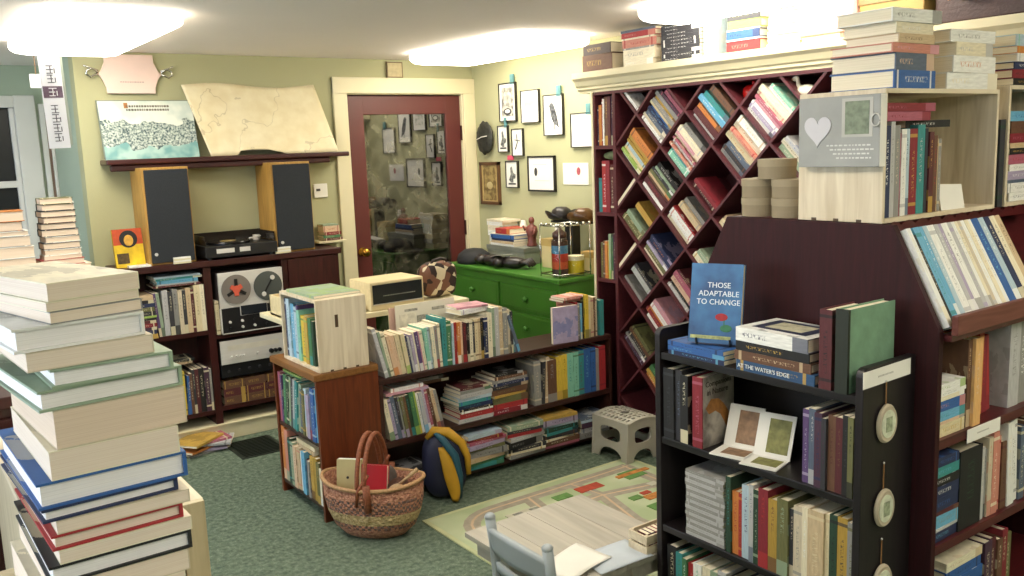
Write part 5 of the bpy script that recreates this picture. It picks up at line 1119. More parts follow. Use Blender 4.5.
#@@PICTURES
# ------------------------------------------------------------------ pictures on the right wall
def drawing(key, ink='55544e', paper='d8d6c6', sc=18, thr=.5, st=(1, 1, 1)):
    if key in MATS: return MATS[key]
    m, nt, bs = new_mat(key); tc = N(nt, 'ShaderNodeTexCoord'); n = N(nt, 'ShaderNodeTexNoise'); n.inputs['Scale'].default_value = sc; n.inputs['Detail'].default_value = 6
    mp = N(nt, 'ShaderNodeMapping'); mp.inputs['Scale'].default_value = st; nt.links.new(tc.outputs['Object'], mp.inputs[0])
    nt.links.new(mp.outputs[0], n.inputs['Vector']); nt.links.new(ramp(nt, n.outputs[0], thr-.08, thr+.08, hexc(paper), hexc(ink)), bs.inputs['Base Color']); bs.inputs['Roughness'].default_value = .5
    MATS[key] = m; return m
M_ink = mat('picture_ink', '3c3c3e', var=.3, scale=60)
def frame(px0, py0, px1, py1, lab, fm, kind, fw=.007, clip=True):
    """framed sheet on the right wall between two photo corners"""
    a = at(px0, py0, X=XR-.01); c = at(px1, py1, X=XR-.01)
    w_, h_ = abs(a.y-c.y), abs(a.z-c.z)
    t = thing('framed_picture', lab, 'picture', M=FW(XR-.014, a.y, min(a.z, c.z)))
    f = MB()
    for A, B in (((0, 0), (w_, fw)), ((0, h_-fw), (w_, h_)), ((0, 0), (fw, h_)), ((w_-fw, 0), (w_, h_))): f.box((A[0], -.006, A[1]), (B[0], .012, B[1]), fm)
    f.build('frame', t, bevel=.001)
    mt = M_paperw if kind not in ('aged',) else mat('aged_mount', 'b59c66', var=.2, scale=30)
    MB().box((fw*.5, 0, fw*.5), (w_-fw*.5, .010, h_-fw*.5), mt).build('mount', t)
    p = MB(); e = -.0008
    if kind == 'portrait':
        p.box((w_*.16, e, h_*.14), (w_*.84, 0, h_*.88), drawing('portrait_tone', '6c6a64', 'c4c2b4', 20))
        p.prism([(w_*.5+w_*.26*math.cos(a), h_*.60+h_*.20*math.sin(a)) for a in [i*.4 for i in range(16)]], 1, e*2, e, drawing('face_tone', '8c8a82', 'c9c7ba', 26))
        p.prism([(w_*.5+w_*.24*math.cos(a), h_*.26+h_*.09*math.sin(a)) for a in [i*.4 for i in range(16)]], 1, e*2, e, M_ink)
        p.prism([(w_*.5+w_*.15*math.cos(a), h_*.27+h_*.05*math.sin(a)) for a in [i*.4 for i in range(16)]], 1, e*3, e*2, M_paperw)
    elif kind == 'faint': p.box((w_*.2, e, h_*.2), (w_*.8, 0, h_*.82), drawing('faint_drawing', 'aaa9a0', 'dcdad0', 22))
    elif kind == 'bird':
        p.prism([(w_*x, h_*z) for x, z in ((.30, .72), (.36, .79), (.46, .80), (.54, .74), (.62, .62), (.70, .46), (.74, .32), (.80, .18), (.74, .20), (.68, .24), (.60, .26), (.52, .30), (.42, .42), (.36, .55), (.34, .66))], 1, e, 0, drawing('bird_tone', '2f3236', '6e7072', 60))
        p.prism([(w_*x, h_*z) for x, z in ((.55, .30), (.58, .3), (.56, .14), (.53, .14))], 1, e, 0, M_ink)
    elif kind == 'small': p.prism([(w_*x, h_*z) for x, z in ((.25, .3), (.4, .5), (.38, .75), (.5, .8), (.62, .55), (.8, .5), (.78, .36), (.6, .32), (.6, .2), (.4, .2))], 1, e, 0, drawing('small_tone', '4d5050', '8a8b86', 50)); p.box((w_*.2, e, h_*.12), (w_*.8, 0, h_*.18), M_ink)
    elif kind == 'twig': 
        p.tube([(w_*.3, e*.5, h_*.25), (w_*.5, e*.5, h_*.5), (w_*.45, e*.5, h_*.8)], .004, M_ink, n=5); p.tube([(w_*.25, e*.5, h_*.6), (w_*.75, e*.5, h_*.55)], .003, M_ink, n=5)
    elif kind == 'blot': p.prism([(w_*.3+w_*.06*math.cos(a), h_*.55+h_*.12*math.sin(a)) for a in [i*.5 for i in range(12)]], 1, e, 0, M_ink); p.box((w_*.2, e, h_*.75), (w_*.7, 0, h_*.76), mat('faint_print')); p.box((w_*.25, e, h_*.3), (w_*.8, 0, h_*.31), mat('faint_print'))
    elif kind == 'aged':
        p.box((w_*.18, e, h_*.1), (w_*.82, 0, h_*.92), drawing('aged_print', '6e5a34', 'a08c5a', 25)); p.ball((w_*.5, 0, h_*.45), (w_*.16, .004, h_*.09), mat('aged_cream', 'b9a878'))
    if p.v: p.build('image', t)
    if clip: MB().box((w_*.72, -.006, h_-.012), (w_*.92, .004, h_+.05), mat('teal_peg', '5f8f92', var=.2)).box((w_*.76, -.008, h_+.0), (w_*.88, -.004, h_+.035), mat('teal_peg')).build('hanging_clip', t)
    return t
M_fb = mat('frame_black', '26241f', rough=.4); M_fbr = mat('frame_brown', '5d4026', rough=.45, var=.2)
frame(499, 84, 517, 121, 'thin black frame with a grey portrait drawing, top left on the right wall', M_fb, 'portrait')
frame(521, 91, 540, 122, 'thin dark frame with a faint sketch, between the portrait and the bird', M_fb, 'faint', .004, False)
frame(543.5, 95.5, 564, 135, 'framed drawing of a dark standing bird', M_fb, 'bird', .005)
frame(571, 113.5, 594, 147, 'framed nearly blank white sheet next to the tall bookcase', M_fb, 'none', .005)
frame(498, 126, 509, 152, 'small framed sketch of an animal below the portrait', M_fb, 'small', .005)
frame(512, 129, 524, 156, 'small framed sketch of a twig, below the faint sketch', M_fb, 'twig', .005, False)
frame(506, 161, 519, 188, 'small framed sketch above the candle holder, left of the wide white one', M_fb, 'small', .006, False)
frame(528, 156, 556, 192, 'wide black frame with a mostly white print of a small dark mark', M_fb, 'blot', .011, False)
frame(480, 162, 501, 205, 'brown framed aged picture nearest the door casing', M_fbr, 'aged', .022, False)
a = at(562, 163, X=XR-.01); c = at(588, 185, X=XR-.01)
pp = thing('paper_note', 'unframed white paper with a small red emblem pinned beside the wide frame', 'paper', M=FW(XR-.004, a.y, c.z))
MB().box((0, 0, 0), (a.y-c.y, .0015, a.z-c.z), M_paperw).build('sheet', pp)
MB().prism([((a.y-c.y)*.62+.018*math.cos(k*.5), (a.z-c.z)*.62+.024*math.sin(k*.5)) for k in range(12)], 1, -.0008, 0, mat('red_emblem', 'a9545c', var=.3, scale=80)).build('emblem', pp)
tag(MB().box((0, 0, 0), (.07, .003, .03), mat('pink_slip', 'd0526a')).build('pink_slip'), 'tiny pink slip of paper above the small left frame', 'paper').matrix_world = FW(XR-.006, at(508, 156, X=XR).y, at(508, 160, X=XR).z)
a = at(475, 122, X=XR-.03); c = at(495, 154, X=XR-.03)
wr = thing('dark_wreath', 'dark round wreath hanging on the wall beside the door casing', 'wreath', M=FW(XR-.03, (a.y+c.y)/2, (a.z+c.z)/2))
MB().ball((0, 0, 0), ((a.y-c.y)*.42, .024, (a.z-c.z)*.5), mat('dark_foliage', '2a2b24', var=.5, scale=40), 30, 20, fn=lambda d: 1+.07*math.sin(11*d.x+7*d.z)*math.cos(9*d.z)).build('wreath_body', wr, smooth=True)
MB().tube([(-.06, -.027, -.01), (0, -.03, .005), (.06, -.027, .01)], .003, M_paperw).build('pale_ribbon', wr)

#@@FLOOR
# ------------------------------------------------------------------ step stool, rug, basket, backpack
M_stool = mat('stool_plastic', 'b9b5a6', rough=.45, var=.05)
so = at(599, 450, Z=0); 
stl = thing('step_stool', 'off-white plastic folding step stool with a perforated top, before the lattice bookcase', 'stool', (2.92, 3.165, 0), R(1))
SW, SD, SH = .21, .265, .225   # X, Y, Z
b = MB()
def quadleg(b, x0, x1, ylo, yhi, m):   # flared end wall with an arch opening; wall along Y at x
    pass
# top plate with a grid of holes
nx, ny = 5, 8; x0, x1, y0, y1_ = .012, SW-.012, .02, SD-.02
def zt_(x): return SH-.018*(2*(x/SW)-1)**2
xs = [0]; ys = [0]
for i in range(nx): s = (x1-x0)/nx; xs += [x0+i*s+s*.2, x0+i*s+s*.8]
for i in range(ny): s = (y1_-y0)/ny; ys += [y0+i*s+s*.22, y0+i*s+s*.78]
xs.append(SW); ys.append(SD)
for i in range(len(xs)-1):
    for j in range(len(ys)-1):
        if i % 2 == 1 and j % 2 == 1 and not (3 <= j <= 1): continue
        za, zb = zt_(xs[i]), zt_(xs[i+1])
        b.add([(xs[i], ys[j], za-.01), (xs[i+1], ys[j], zb-.01), (xs[i+1], ys[j+1], zb-.01), (xs[i], ys[j+1], za-.01), (xs[i], ys[j], za), (xs[i+1], ys[j], zb), (xs[i+1], ys[j+1], zb), (xs[i], ys[j+1], za)],
              [(0, 3, 2, 1), (4, 5, 6, 7), (0, 1, 5, 4), (1, 2, 6, 5), (2, 3, 7, 6), (3, 0, 4, 7)], M_stool)
b.build('perforated_top', stl)
MB().box((.012, .014, SH-.06), (SW-.012, SD-.014, SH-.052), mat('stool_inner_shade', '2c2b28')).build('inner_shade_plate', stl)  # dark sheet added to give the shade seen through the holes
def panel(axis, pos, outline_w, flare, name):
    """side wall with flared legs, an oval window and an arched foot"""
    w_ = outline_w; H = SH-.014
    out = [(-flare, 0), (.045-flare, 0)]
    for i in range(9): a = math.pi*(1-i/8); out.append((w_/2+(w_/2-.05+flare)*math.cos(a), .012+.05*math.sin(a)))
    out += [(w_-.045+flare, 0), (w_+flare, 0), (w_, H), (0, H)]
    t_ = .008; b = MB()
    # build as strips round a window
    cw, chh = w_*.28, .038; cz = .135
    bm = bmesh.new()
    vo = [bm.verts.new((x, 0, z)) for x, z in out]
    win = [(w_/2+cw*math.copysign(abs(math.cos(a))**.55, math.cos(a)), cz+chh*math.copysign(abs(math.sin(a))**.55, math.sin(a))) for a in [2*math.pi*i/20 for i in range(20)]]
    vi = [bm.verts.new((x, 0, z)) for x, z in win]
    eo = [bm.edges.new((vo[i], vo[(i+1) % len(vo)])) for i in range(len(vo))]; ei = [bm.edges.new((vi[i], vi[(i+1) % 20])) for i in range(20)]
    bmesh.ops.triangle_fill(bm, use_beauty=True, edges=eo+ei)
    me = bpy.data.meshes.new(name); bm.to_mesh(me); bm.free(); me.materials.append(M_stool)
    o = bpy.data.objects.new(name, me); COL.objects.link(o); o.parent = stl
    md = o.modifiers.new('thick', 'SOLIDIFY'); md.thickness = t_; md.offset = 0
    if axis == 'y': o.location = (.0, pos, 0)
    else: o.location = (pos, 0, 0); o.rotation_euler = (0, 0, R(90))
    return o
panel('y', .006, SW, .014, 'end_wall'); panel('y', SD-.006, SW, .014, 'end_wall')
panel('x', .002, SD, .0, 'side_wall').rotation_euler = (R(0), 0, R(90)); panel('x', SW-.002, SD, .0, 'side_wall')
MB().box((.085, .118, SH+.0005), (.125, .147, SH+.003), mat('handle_dark', '6a675e')).box((.004, .004, SH-.03), (SW-.004, .014, SH-.012), M_stool).box((.004, SD-.014, SH-.03), (SW-.004, SD-.004, SH-.012), M_stool).build('grip', stl)

rug = thing('play_rug', 'pale green play rug printed with roads, houses and fields', 'rug', (1.78, 2.15, 0))
def rugmat():
    m, nt, bs = new_mat('rug_green'); tc = N(nt, 'ShaderNodeTexCoord'); n = N(nt, 'ShaderNodeTexNoise'); n.inputs['Scale'].default_value = 3.5
    nt.links.new(tc.outputs['Object'], n.inputs['Vector']); nt.links.new(ramp(nt, n.outputs[0], .4, .6, hexc('a0ae86'), hexc('bac2a0')), bs.inputs['Base Color']); bs.inputs['Roughness'].default_value = .9; return m
Mrg = rugmat(); M_road = mat('rug_road', '9c9484', rough=.9, var=.12, scale=30); M_roadc = mat('rug_road_line', 'c3a98c', rough=.9); M_edge = mat('rug_border', 'b5b98e', rough=.9)
b = MB().box((0, 0, .0), (1.215, 1.1, .006), M_edge).box((.02, .02, .006), (1.195, 1.08, .0065), Mrg)
rdz = [0]
def road(pts, wd=.075):
    rdz[0] += .00012
    for k, (mt, w_, z) in enumerate(((M_road, wd, .0072+rdz[0]), (M_roadc, wd*.16, .0084+rdz[0]))):
        vs = []; P = [Vector(tuple(p)+(0,)) for p in pts]
        for i, p in enumerate(P):
            t = (P[min(i+1, len(P)-1)]-P[max(i-1, 0)]).normalized(); q = Vector((-t.y, t.x, 0))*w_/2
            vs += [tuple(p+q+Vector((0, 0, z))), tuple(p-q+Vector((0, 0, z)))]
        b.add(vs, [(2*i, 2*i+1, 2*i+3, 2*i+2) for i in range(len(P)-1)], mt)
road([(.12, .0+.05), (.12, .6), (.12, .85)] + [(.30-.18*math.cos(R(a)), .85+.15*math.sin(R(a))) for a in range(10, 91, 16)] + [(.6, 1.0), (1.12, 1.0)])
road([(.12, .55), (.35, .62), (.45, .75), (.5, 1.0)]); road([(.75, 1.0), (.78, .8), (1.15, .72)]); road([(.5, .8), (.78, .8)]); road([(1.1, 1.02), (1.1, .1)]); road([(.78, .8), (.7, .5), (.75, .1)])
M_rr = mat('rug_red', 'a8442e', rough=.9, var=.2, scale=40); M_rg2 = mat('rug_dark_green', '5d8444', rough=.9, var=.2, scale=40); M_ro = mat('rug_orange', 'b8793a', rough=.9, var=.3, scale=40); M_rw = mat('rug_pale', 'bdbaa6', rough=.9); M_rgr = mat('rug_grey', '85857c', rough=.9, var=.3, scale=40)
for (x, y, w_, d_, mt) in ((.72, .88, .14, .06, M_rr), (1.0, .86, .12, .09, M_rg2), (.30, .84, .17, .06, M_rw), (.33, .85, .05, .04, M_rgr), (.42, .86, .05, .03, M_rgr), (.58, .88, .09, .05, M_rg2), (.9, .62, .09, .05, M_ro), (.92, .68, .05, .03, M_rr), (.84, .52, .08, .06, M_rg2),
        (1.0, .5, .07, .06, M_ro), (.84, .66, .06, .04, M_rg2), (.6, .6, .09, .06, M_rgr), (.25, .3, .2, .16, M_rg2), (.5, .3, .12, .1, M_ro), (.9, .3, .12, .1, M_rr), (.25, .7, .08, .05, M_rg2), (.97, .9, .2, .03, M_ro), (1.02, .73, .05, .04, M_rw)):
    rdz[0] += .00006; b.box((x, y, .0065), (x+w_, y+d_, .0088+rdz[0]), mt)
b.build('rug_body', rug)

# basket
Mb_ = None
def basketmat():
    m, nt, bs = new_mat('woven_straw'); tc = N(nt, 'ShaderNodeTexCoord'); sp = N(nt, 'ShaderNodeSeparateXYZ'); nt.links.new(tc.outputs['Object'], sp.inputs[0])
    z = sp.outputs[2]; v = N(nt, 'ShaderNodeTexVoronoi'); v.inputs['Scale'].default_value = 90; v.distance = 'MANHATTAN'; nt.links.new(tc.outputs['Object'], v.inputs['Vector'])
    n = N(nt, 'ShaderNodeTexNoise'); n.inputs['Scale'].default_value = 70; nt.links.new(tc.outputs['Object'], n.inputs['Vector'])
    ck = N(nt, 'ShaderNodeTexChecker'); ck.inputs['Scale'].default_value = 75; nt.links.new(tc.outputs['Object'], ck.inputs['Vector'])
    ck.inputs['Color1'].default_value = hexc('bf8468'); ck.inputs['Color2'].default_value = hexc('7a6058')
    pink = ramp(nt, n.outputs[0], .35, .65, hexc('a8705a'), hexc('cc9678')); straw = ramp(nt, n.outputs[0], .35, .65, hexc('b59a68'), hexc('d3ba88'))
    c = mixc(nt, mth(nt, 'GREATER_THAN', z, .055), pink, ck.outputs[0])
    c = mixc(nt, mth(nt, 'GREATER_THAN', z, .078), c, straw); c = mixc(nt, mth(nt, 'GREATER_THAN', z, .125), c, ck.outputs[0]); c = mixc(nt, mth(nt, 'GREATER_THAN', z, .185), c, pink)
    nt.links.new(c, bs.inputs['Base Color']); bs.inputs['Roughness'].default_value = .8
    bp = N(nt, 'ShaderNodeBump'); bp.inputs['Strength'].default_value = .8; bp.inputs['Distance'].default_value = .01; nt.links.new(v.outputs[0], bp.inputs['Height']); nt.links.new(bp.outputs[0], bs.inputs['Normal']); return m
Mb_ = basketmat()
bk = thing('woven_basket', 'pink and straw woven shopping basket with an arched handle, on the carpet', 'basket', (1.575, 3.285, 0), R(-49))
NB = 48; vs = []; fs = []
def brim(a): return .235+.022*abs(math.cos(a))**3
prof = [(.40, .0), (.62, .012), (.80, .05), (.92, .11), (.98, .17), (1.0, 1.0)]
for q, (k, zz) in enumerate(prof):
    for i in range(NB):
        a = 2*math.pi*i/NB; z_ = zz if zz < .5 else brim(a)
        vs.append((.222*k*math.cos(a), .135*k*math.sin(a), z_))
inn = []
for q, (k, zz) in enumerate(reversed(prof)):
    for i in range(NB):
        a = 2*math.pi*i/NB; z_ = zz+.01 if zz < .5 else brim(a)
        vs.append((.222*(k-.045)*math.cos(a), .135*(k-.065)*math.sin(a), z_))
L_ = 2*len(prof)
for q in range(L_-1):
    for i in range(NB): fs.append((q*NB+i, q*NB+(i+1) % NB, (q+1)*NB+(i+1) % NB, (q+1)*NB+i))
fs.append(tuple(range(NB))[::-1]); fs.append(tuple(range((L_-1)*NB, L_*NB)))
MB().add(vs, fs, Mb_).build('basket_body', bk, smooth=True)
MB().tube([(.222*math.cos(a), .135*math.sin(a), brim(a)) for a in [2*math.pi*i/NB for i in range(NB)]], .009, mat('straw_rim', 'a9835a', var=.25, scale=120), closed=True).build('rim', bk, smooth=True)
Mh = mat('plaited_handle', '83492c', rough=.6, var=.3, scale=90)
for s in (-1, 1):
    MB().tube([(.016*s, -.132+.264*(1-math.cos(R(a)))/2, .21+.225*math.sin(R(a))) for a in range(0, 181, 12)], .010, Mh).build('handle', bk, smooth=True)
for s in (-1, 1):
    MB().tube([(0.03, s*.137, .15), (.03, s*.142, .26)], .016, Mh).tube([(-.03*0+.03, s*.118, .3), (-.01, s*.138, .235), (-.02, s*.139, .17)], .008, Mh).build('handle_root', bk, smooth=True)
wm = Matrix.Translation((1.575, 3.285, 0)) @ Matrix.Rotation(R(-49), 4, 'Z')
ab = thing('cream_album', 'cream album with a small dark button standing in the woven basket', 'album', M=wm @ TR(-.15, -.045, .15, R(3), R(-10)))
MB().box((0, 0, 0), (.11, .03, .175), mat('album_cream', 'b5a878', rough=.7, var=.1), M=Matrix.Identity(4)).build('cover', ab, bevel=.002); MB().box((.004, .003, .1752), (.106, .027, .1765), M_paperw).build('page_block', ab)
MB().lathe([(.006, 0), (.005, .003)], M_sheen, M=TR(.05, -.001, .1) @ RX, n=10).build('button', ab)
rb_ = thing('red_book', 'plain bright red book leaning in the middle of the woven basket', 'book', M=wm @ TR(-.04, -.05, .145, R(-2), R(-12)))
MB().box((0, 0, 0), (.115, .0025, .165), mat('plain_red', 'a81420', rough=.5, var=.06)).box((0, .0225, 0), (.115, .025, .165), mat('plain_red')).box((0, 0, 0), (.0025, .025, .165), mat('plain_red')).build('cover', rb_); MB().box((.0026, .0026, .003), (.112, .0224, .162), page_mat()).build('page_block', rb_)
blob('plush_toy', 'grey-brown bundle behind the red book in the woven basket', 'bundle', *(wm @ Vector((.03, .045, .13))), (.06, .035, .075), mat('grey_plush', '5f5650', rough=.95, var=.3, scale=40), fn=lambda d: 1+.12*math.sin(6*d.x+5*d.z))
blob('brown_bundle', 'dark brown cloth bundle at the right end of the woven basket', 'bundle', *(wm @ Vector((.12, -.01, .125))), (.055, .05, .06), mat('brown_cloth', '4a2f22', rough=.9, var=.3, scale=30), fn=lambda d: 1+.12*math.sin(5*d.x+7*d.y))
sk = thing('wooden_spoon', 'pale wooden spoon poking out of the right end of the basket', 'spoon', M=wm @ TR(.13, -.05, .235, R(15), 0, R(-18)))
MB().tube([(0, 0, 0), (.10, .01, .035)], [.006, .009], mat('spoon_wood', 'a98d68')).ball((-.01, 0, -.002), (.03, .02, .011), mat('spoon_wood')).build('spoon_body', sk, smooth=True)

# backpack
bp_ = thing('backpack', 'navy and yellow child backpack leaning on the low bookcase', 'backpack', (2.0, 3.40, 0), R(-14))
M_nv = mat('navy_nylon', '1c1f3a', rough=.6, var=.2); M_yl = mat('yellow_nylon', 'b88c1e', rough=.6, var=.15); M_tl = mat('teal_nylon', '1f5060', rough=.6, var=.15)
def bagfn(d): return 1+.10*max(0, abs(d.x)-.6)+.03*math.sin(4*d.z)
b = MB(); b.ball((0, .02, .165), (.115, .075, .175), M_nv, 28, 20, fn=lambda d: (abs(d.x)**3+abs(d.y)**3+abs(d.z)**3)**(-1/3)*.88); b.build('bag_body', bp_, smooth=True)
b = MB(); b.grid(lambda u, v: (.0+(u-.5)*.07*math.sin(math.pi*(.12+.8*v))-.05*v*v+.02, -.066-.014*math.sin(math.pi*u)+.035*(v**3), .015+.25*v), 8, 14, M_yl); b.build('front_pocket', bp_, smooth=True, solid=.01)
MB().tube([(.04, -.055, .0+.02), (.045, -.062, .12), (.03, -.058, .22), (-.02, -.04, .30), (-.05, .0, .335)], [.016, .018, .018, .016, .012], M_tl).build('teal_strap', bp_, smooth=True)
MB().tube([(.095, -.045, .12), (.095, -.04, .2), (.07, -.035, .27), (.01, -.02, .325), (-.05, .0, .335), (-.08, .01, .30)], [.012, .016, .02, .024, .02, .012], M_yl).build('yellow_strap', bp_, smooth=True)

#@@TABLE
# ------------------------------------------------------------------ child's table, chairs, tray, papers
M_tw = wood('table_pale_wood', '9d988b', 'b5afa1', rough=.5, axis=1, scale=2)
TZ = .29; tx0, tx1, ty0, ty1 = 1.526, 2.05, 1.95, 2.489
tbl = thing('low_table', 'low pale plank play table standing at the far end of the black bookcase', 'table', (tx0, ty0, 0))
n = 4
for i in range(n):
    w_ = (tx1-tx0)/n; MB().box((i*w_+.0008, 0, TZ-.018), ((i+1)*w_-.0008, ty1-ty0, TZ), M_tw).build('plank', tbl, bevel=.001)
bx('apron', (tx0+.03, ty0+.03, TZ-.08), (tx1-.03, ty1-.03, TZ-.018), M_tw, tbl)
for x in (tx0+.30, tx1-.06):
    for y in (ty0+.02, ty1-.06): bx('leg', (x, y, 0), (x+.04, y+.04, TZ-.018), M_tw, tbl)
M_ch = mat('chair_blue_grey', 'a0a8ac', rough=.45, var=.05)
def chair(x, y, rz, lab):
    """child chair; local +X is forward, back at x=0"""
    c = thing('child_chair', lab, 'chair', (x, y, 0), rz)
    W = .30; D = .24
    for yy in (0, W):
        MB().tube([(-.02, yy, 0), (0, yy, .19), (-.01, yy, .33), (-.022, yy, .425)], [.015, .016, .016, .017], M_ch, n=10).ball((-.022, yy, .427), (.018, .018, .014), M_ch, 12, 8).build('back_post', c, smooth=True)
        MB().tube([(D+.02, yy, 0), (D, yy, .19)], [.013, .015], M_ch, n=10).build('leg', c, smooth=True)
    MB().grid(lambda u, v: (-.012-.014*v-.022*math.sin(math.pi*u), W*u, .315+.075*v+.018*math.sin(math.pi*u)*v), 14, 5, M_ch).build('backrest', c, smooth=True, solid=.014)
    MB().grid(lambda u, v: (-.006-.014*math.sin(math.pi*u), W*u, .245+.03*v), 10, 2, M_ch).build('lower_rail', c, smooth=True, solid=.012)
    MB().prism([(-.005, -.02), (D+.03, -.025), (D+.04, W*.5), (D+.03, W+.025), (-.005, W+.02)], 2, .185, .20, M_ch).build('seat', c, bevel=.006)
    for yy in (0, W): MB().tube([(0, yy, .10), (D+.01, yy, .095)], .008, M_ch).build('stretcher', c, smooth=True)
    return c
chair(1.515, 1.975, 0, 'blue-grey child chair with its back to the viewer side of the low table')
# slatted crate of small red books between the table and the black bookcase
cx0, cy0, cw_, cd_ = 1.875, 1.955, .165, .10
ty_ = thing('slatted_tray', 'slatted wooden tray of little red books on the right end of the low table', 'tray', (cx0, cy0, TZ+.0006))
cd_ = .085
for z in (0, .036):
    for nm, A, B in (('slat', (0, 0), (cw_, .006)), ('slat', (0, cd_-.006), (cw_, cd_)), ('slat', (0, .006), (.006, cd_-.006)), ('slat', (cw_-.006, .006), (cw_, cd_-.006))):
        MB().box((A[0], A[1], z), (B[0], B[1], z+.028), M_pinex).build(nm, ty_)
for x in (.006, cw_-.014):
    for y in (.006, cd_-.014): MB().box((x, y, 0), (x+.008, y+.008, .066), M_pinex).build('corner_post', ty_)
MB().box((.006, .006, 0), (cw_-.006, cd_-.006, .004), M_pinex).build('floor_board', ty_)
for i, c in enumerate(('maroon', 'plum', 'crimson', 'red', 'maroon', 'crimson', 'plum')):
    book(FS(cx0+.018+i*.019, cy0+.016, TZ+.0055), .016, .058, .045, c, 'tiny %s book upright in the slatted tray, %s from left' % (c, ORD[i+1]), 'tiny books in the slatted tray', '', i % 6)
b = MB(); b.grid(lambda u, v: (.21*u, .145*v, .0012+.006*math.sin(3*u+2*v)**2), 10, 8, M_paperw)
o = tag(b.build('loose_sheet', smooth=True, solid=.0006), 'white loose sheet on the near edge of the low table', 'paper'); o.matrix_world = TR(1.57, 1.965, TZ+.0095, R(12))
b = MB(); b.grid(lambda u, v: (.21*u, .145*v, .003+.004*math.sin(2*u+3*v)**2), 10, 8, mat('pale_blue_paper', 'b9c2cb', rough=.8, var=.06))
o = tag(b.build('loose_sheet', smooth=True, solid=.0006), 'pale blue loose sheet partly under the white one on the low table', 'paper'); o.matrix_world = TR(1.68, 1.952, TZ+.0006, R(-4))

#@@FOREGROUND
# ------------------------------------------------------------------ foreground pile on a pale wooden stand
FG = 1.045
page_mat('pages_pink', 'dccab6', 'e6d8c6'); page_mat('pages_white', 'e2dfdd', 'efecea'); page_mat('pages_tan', 'd3bda6', 'dfccb6')
STZ = at(50, 652, Y=FG).z
# (pixel x of the near corner, y top, y bottom, width, length, cover, pages, azimuth)
FGL = [(47, 283, 302, .148, .22, 'cream', 'pages_pink', 50, 'beige-paged block with three volumes, topmost'), (46, 302, 312, .150, .22, 'cream', 'pages_pink', 50, 'second from the top, slim beige'), (50, 312, 322, .150, .22, 'grey', 'pages_pink', 50, 'third from the top, slim beige'),
       (12, 325, 350, .195, .24, 'white', 'pages_white', 52, 'white-paged hardback jutting left near the top'), (26, 350, 371, .19, .24, 'beige', 'pages_pink', 52, 'beige paperback below the jutting white hardback'),
       (51, 370, 389, .178, .25, 'sage', 'pages_white', 52, 'white-paged book with sage green covers, upper of the two'), (38, 390, 412, .20, .25, 'sage', 'pages_white', 52, 'wider white-paged book with sage green covers, lower of the two'),
       (55, 412, 452, .185, .23, 'beige', 'pages_tan', 52, 'thickest beige block in the middle'), (50, 452, 480, .185, .24, 'cream', 'pages_pink', 51, 'cream paperback right above the blue hardbacks'),
       (37, 482, 508, .215, .26, 'blue', 'pages_white', 51, 'upper blue hardback with white pages'), (42, 509, 523, .19, .25, 'navy', 'pages_white', 51, 'slim navy-covered book under the blue hardback'),
       (57, 523, 537, .19, .24, 'beige', 'pages_pink', 52, 'beige paperback above the red-covered one'), (52, 537, 553, .18, .24, 'red', 'pages_pink', 52, 'red-covered book'), (60, 553, 568, .19, .23, 'cream', 'pages_pink', 51, 'cream paperback below the red-covered one'),
       (50, 568, 588, .20, .25, 'black', 'pages_white', 51, 'black-covered book with white pages'), (58, 588, 612, .19, .24, 'beige', 'pages_pink', 51, 'beige paperback second from the bottom'), (50, 612, 652, .19, .24, 'cream', 'pages_pink', 51, 'thick cream paperback at the very bottom')]
XRS = [139, 139, 142, 145, 154, 174, 183, 187, 180, 188, 178, 190, 183, 192, 192, 190, 188]
AZS = [76, 76, 77, 84, 86, 88, 84, 86, 88, 88, 87, 89, 88, 89, 89, 88, 88]
def px_of(P):
    v = P-CP; return 512+FPX*v.dot(CR)/v.dot(CF)
zb = STZ
for k in range(len(FGL)-1, -1, -1):
    cx, yt, yb, wd, ln, cv, pg, az, desc = FGL[k]; az = AZS[k]
    z0 = zb; z1_ = at(50, yt, Y=FG).z; t = z1_-z0-.0004
    pc_ = at(cx, (yt+yb)/2, Y=FG)
    A = Vector((math.sin(R(az)), math.cos(R(az)), 0)); B = Vector((-A.y, A.x, 0))
    wd = .05
    while px_of(Vector((pc_.x, pc_.y, z0)) + A*wd) < XRS[k]: wd += .001
    o = Vector((pc_.x, pc_.y, z0)) + A*wd + B*ln
    M = Matrix(((0, -A.x, -B.x, o.x), (0, -A.y, -B.y, o.y), (1, 0, 0, o.z), (0, 0, 0, 1)))
    hard = pg == 'pages_white' or cv in ('red',)
    book(M, t, ln, wd, cv, 'foreground pile: ' + desc, 'books in the big foreground pile', '', 0, hard, pages=pg)
    zb = z1_
M_std = wood('stand_pale_wood', 'b3a584', 'c9bc9c', rough=.6, axis=2)
PRa = at(205, 500, Y=1.33); CRZ = PRa.z
fs_ = thing('wooden_stand', 'pale wooden stand carrying the foreground pile of books', 'stand', (-.10, 1.0, 0))
MB().box((0, 0, STZ-.03), (.345, .31, STZ), M_std).build('top', fs_, bevel=.003)
MB().box((.01, .01, 0), (.335, .30, STZ-.03), M_std).build('body', fs_)
tc_ = thing('tall_crate', 'tall pale wooden crate behind the foreground pile of books', 'crate', (.13, 1.33, 0))
for i in range(6):
    w_ = (PRa.x-.13)/6; MB().box((i*w_+.001, 0, 0), ((i+1)*w_-.001, .012, CRZ), M_std).build('plank', tc_, bevel=.001)
MB().box((0, .012, 0), (PRa.x-.13, .62, CRZ-.012), M_std).box((0, .012, CRZ-.012), (PRa.x-.13, .62, CRZ), M_pineh).build('crate_body', tc_)
dc_ = thing('dark_cabinet', 'dark maroon cabinet at the left edge behind the foreground pile', 'cabinet', (-.7, 2.0, 0))
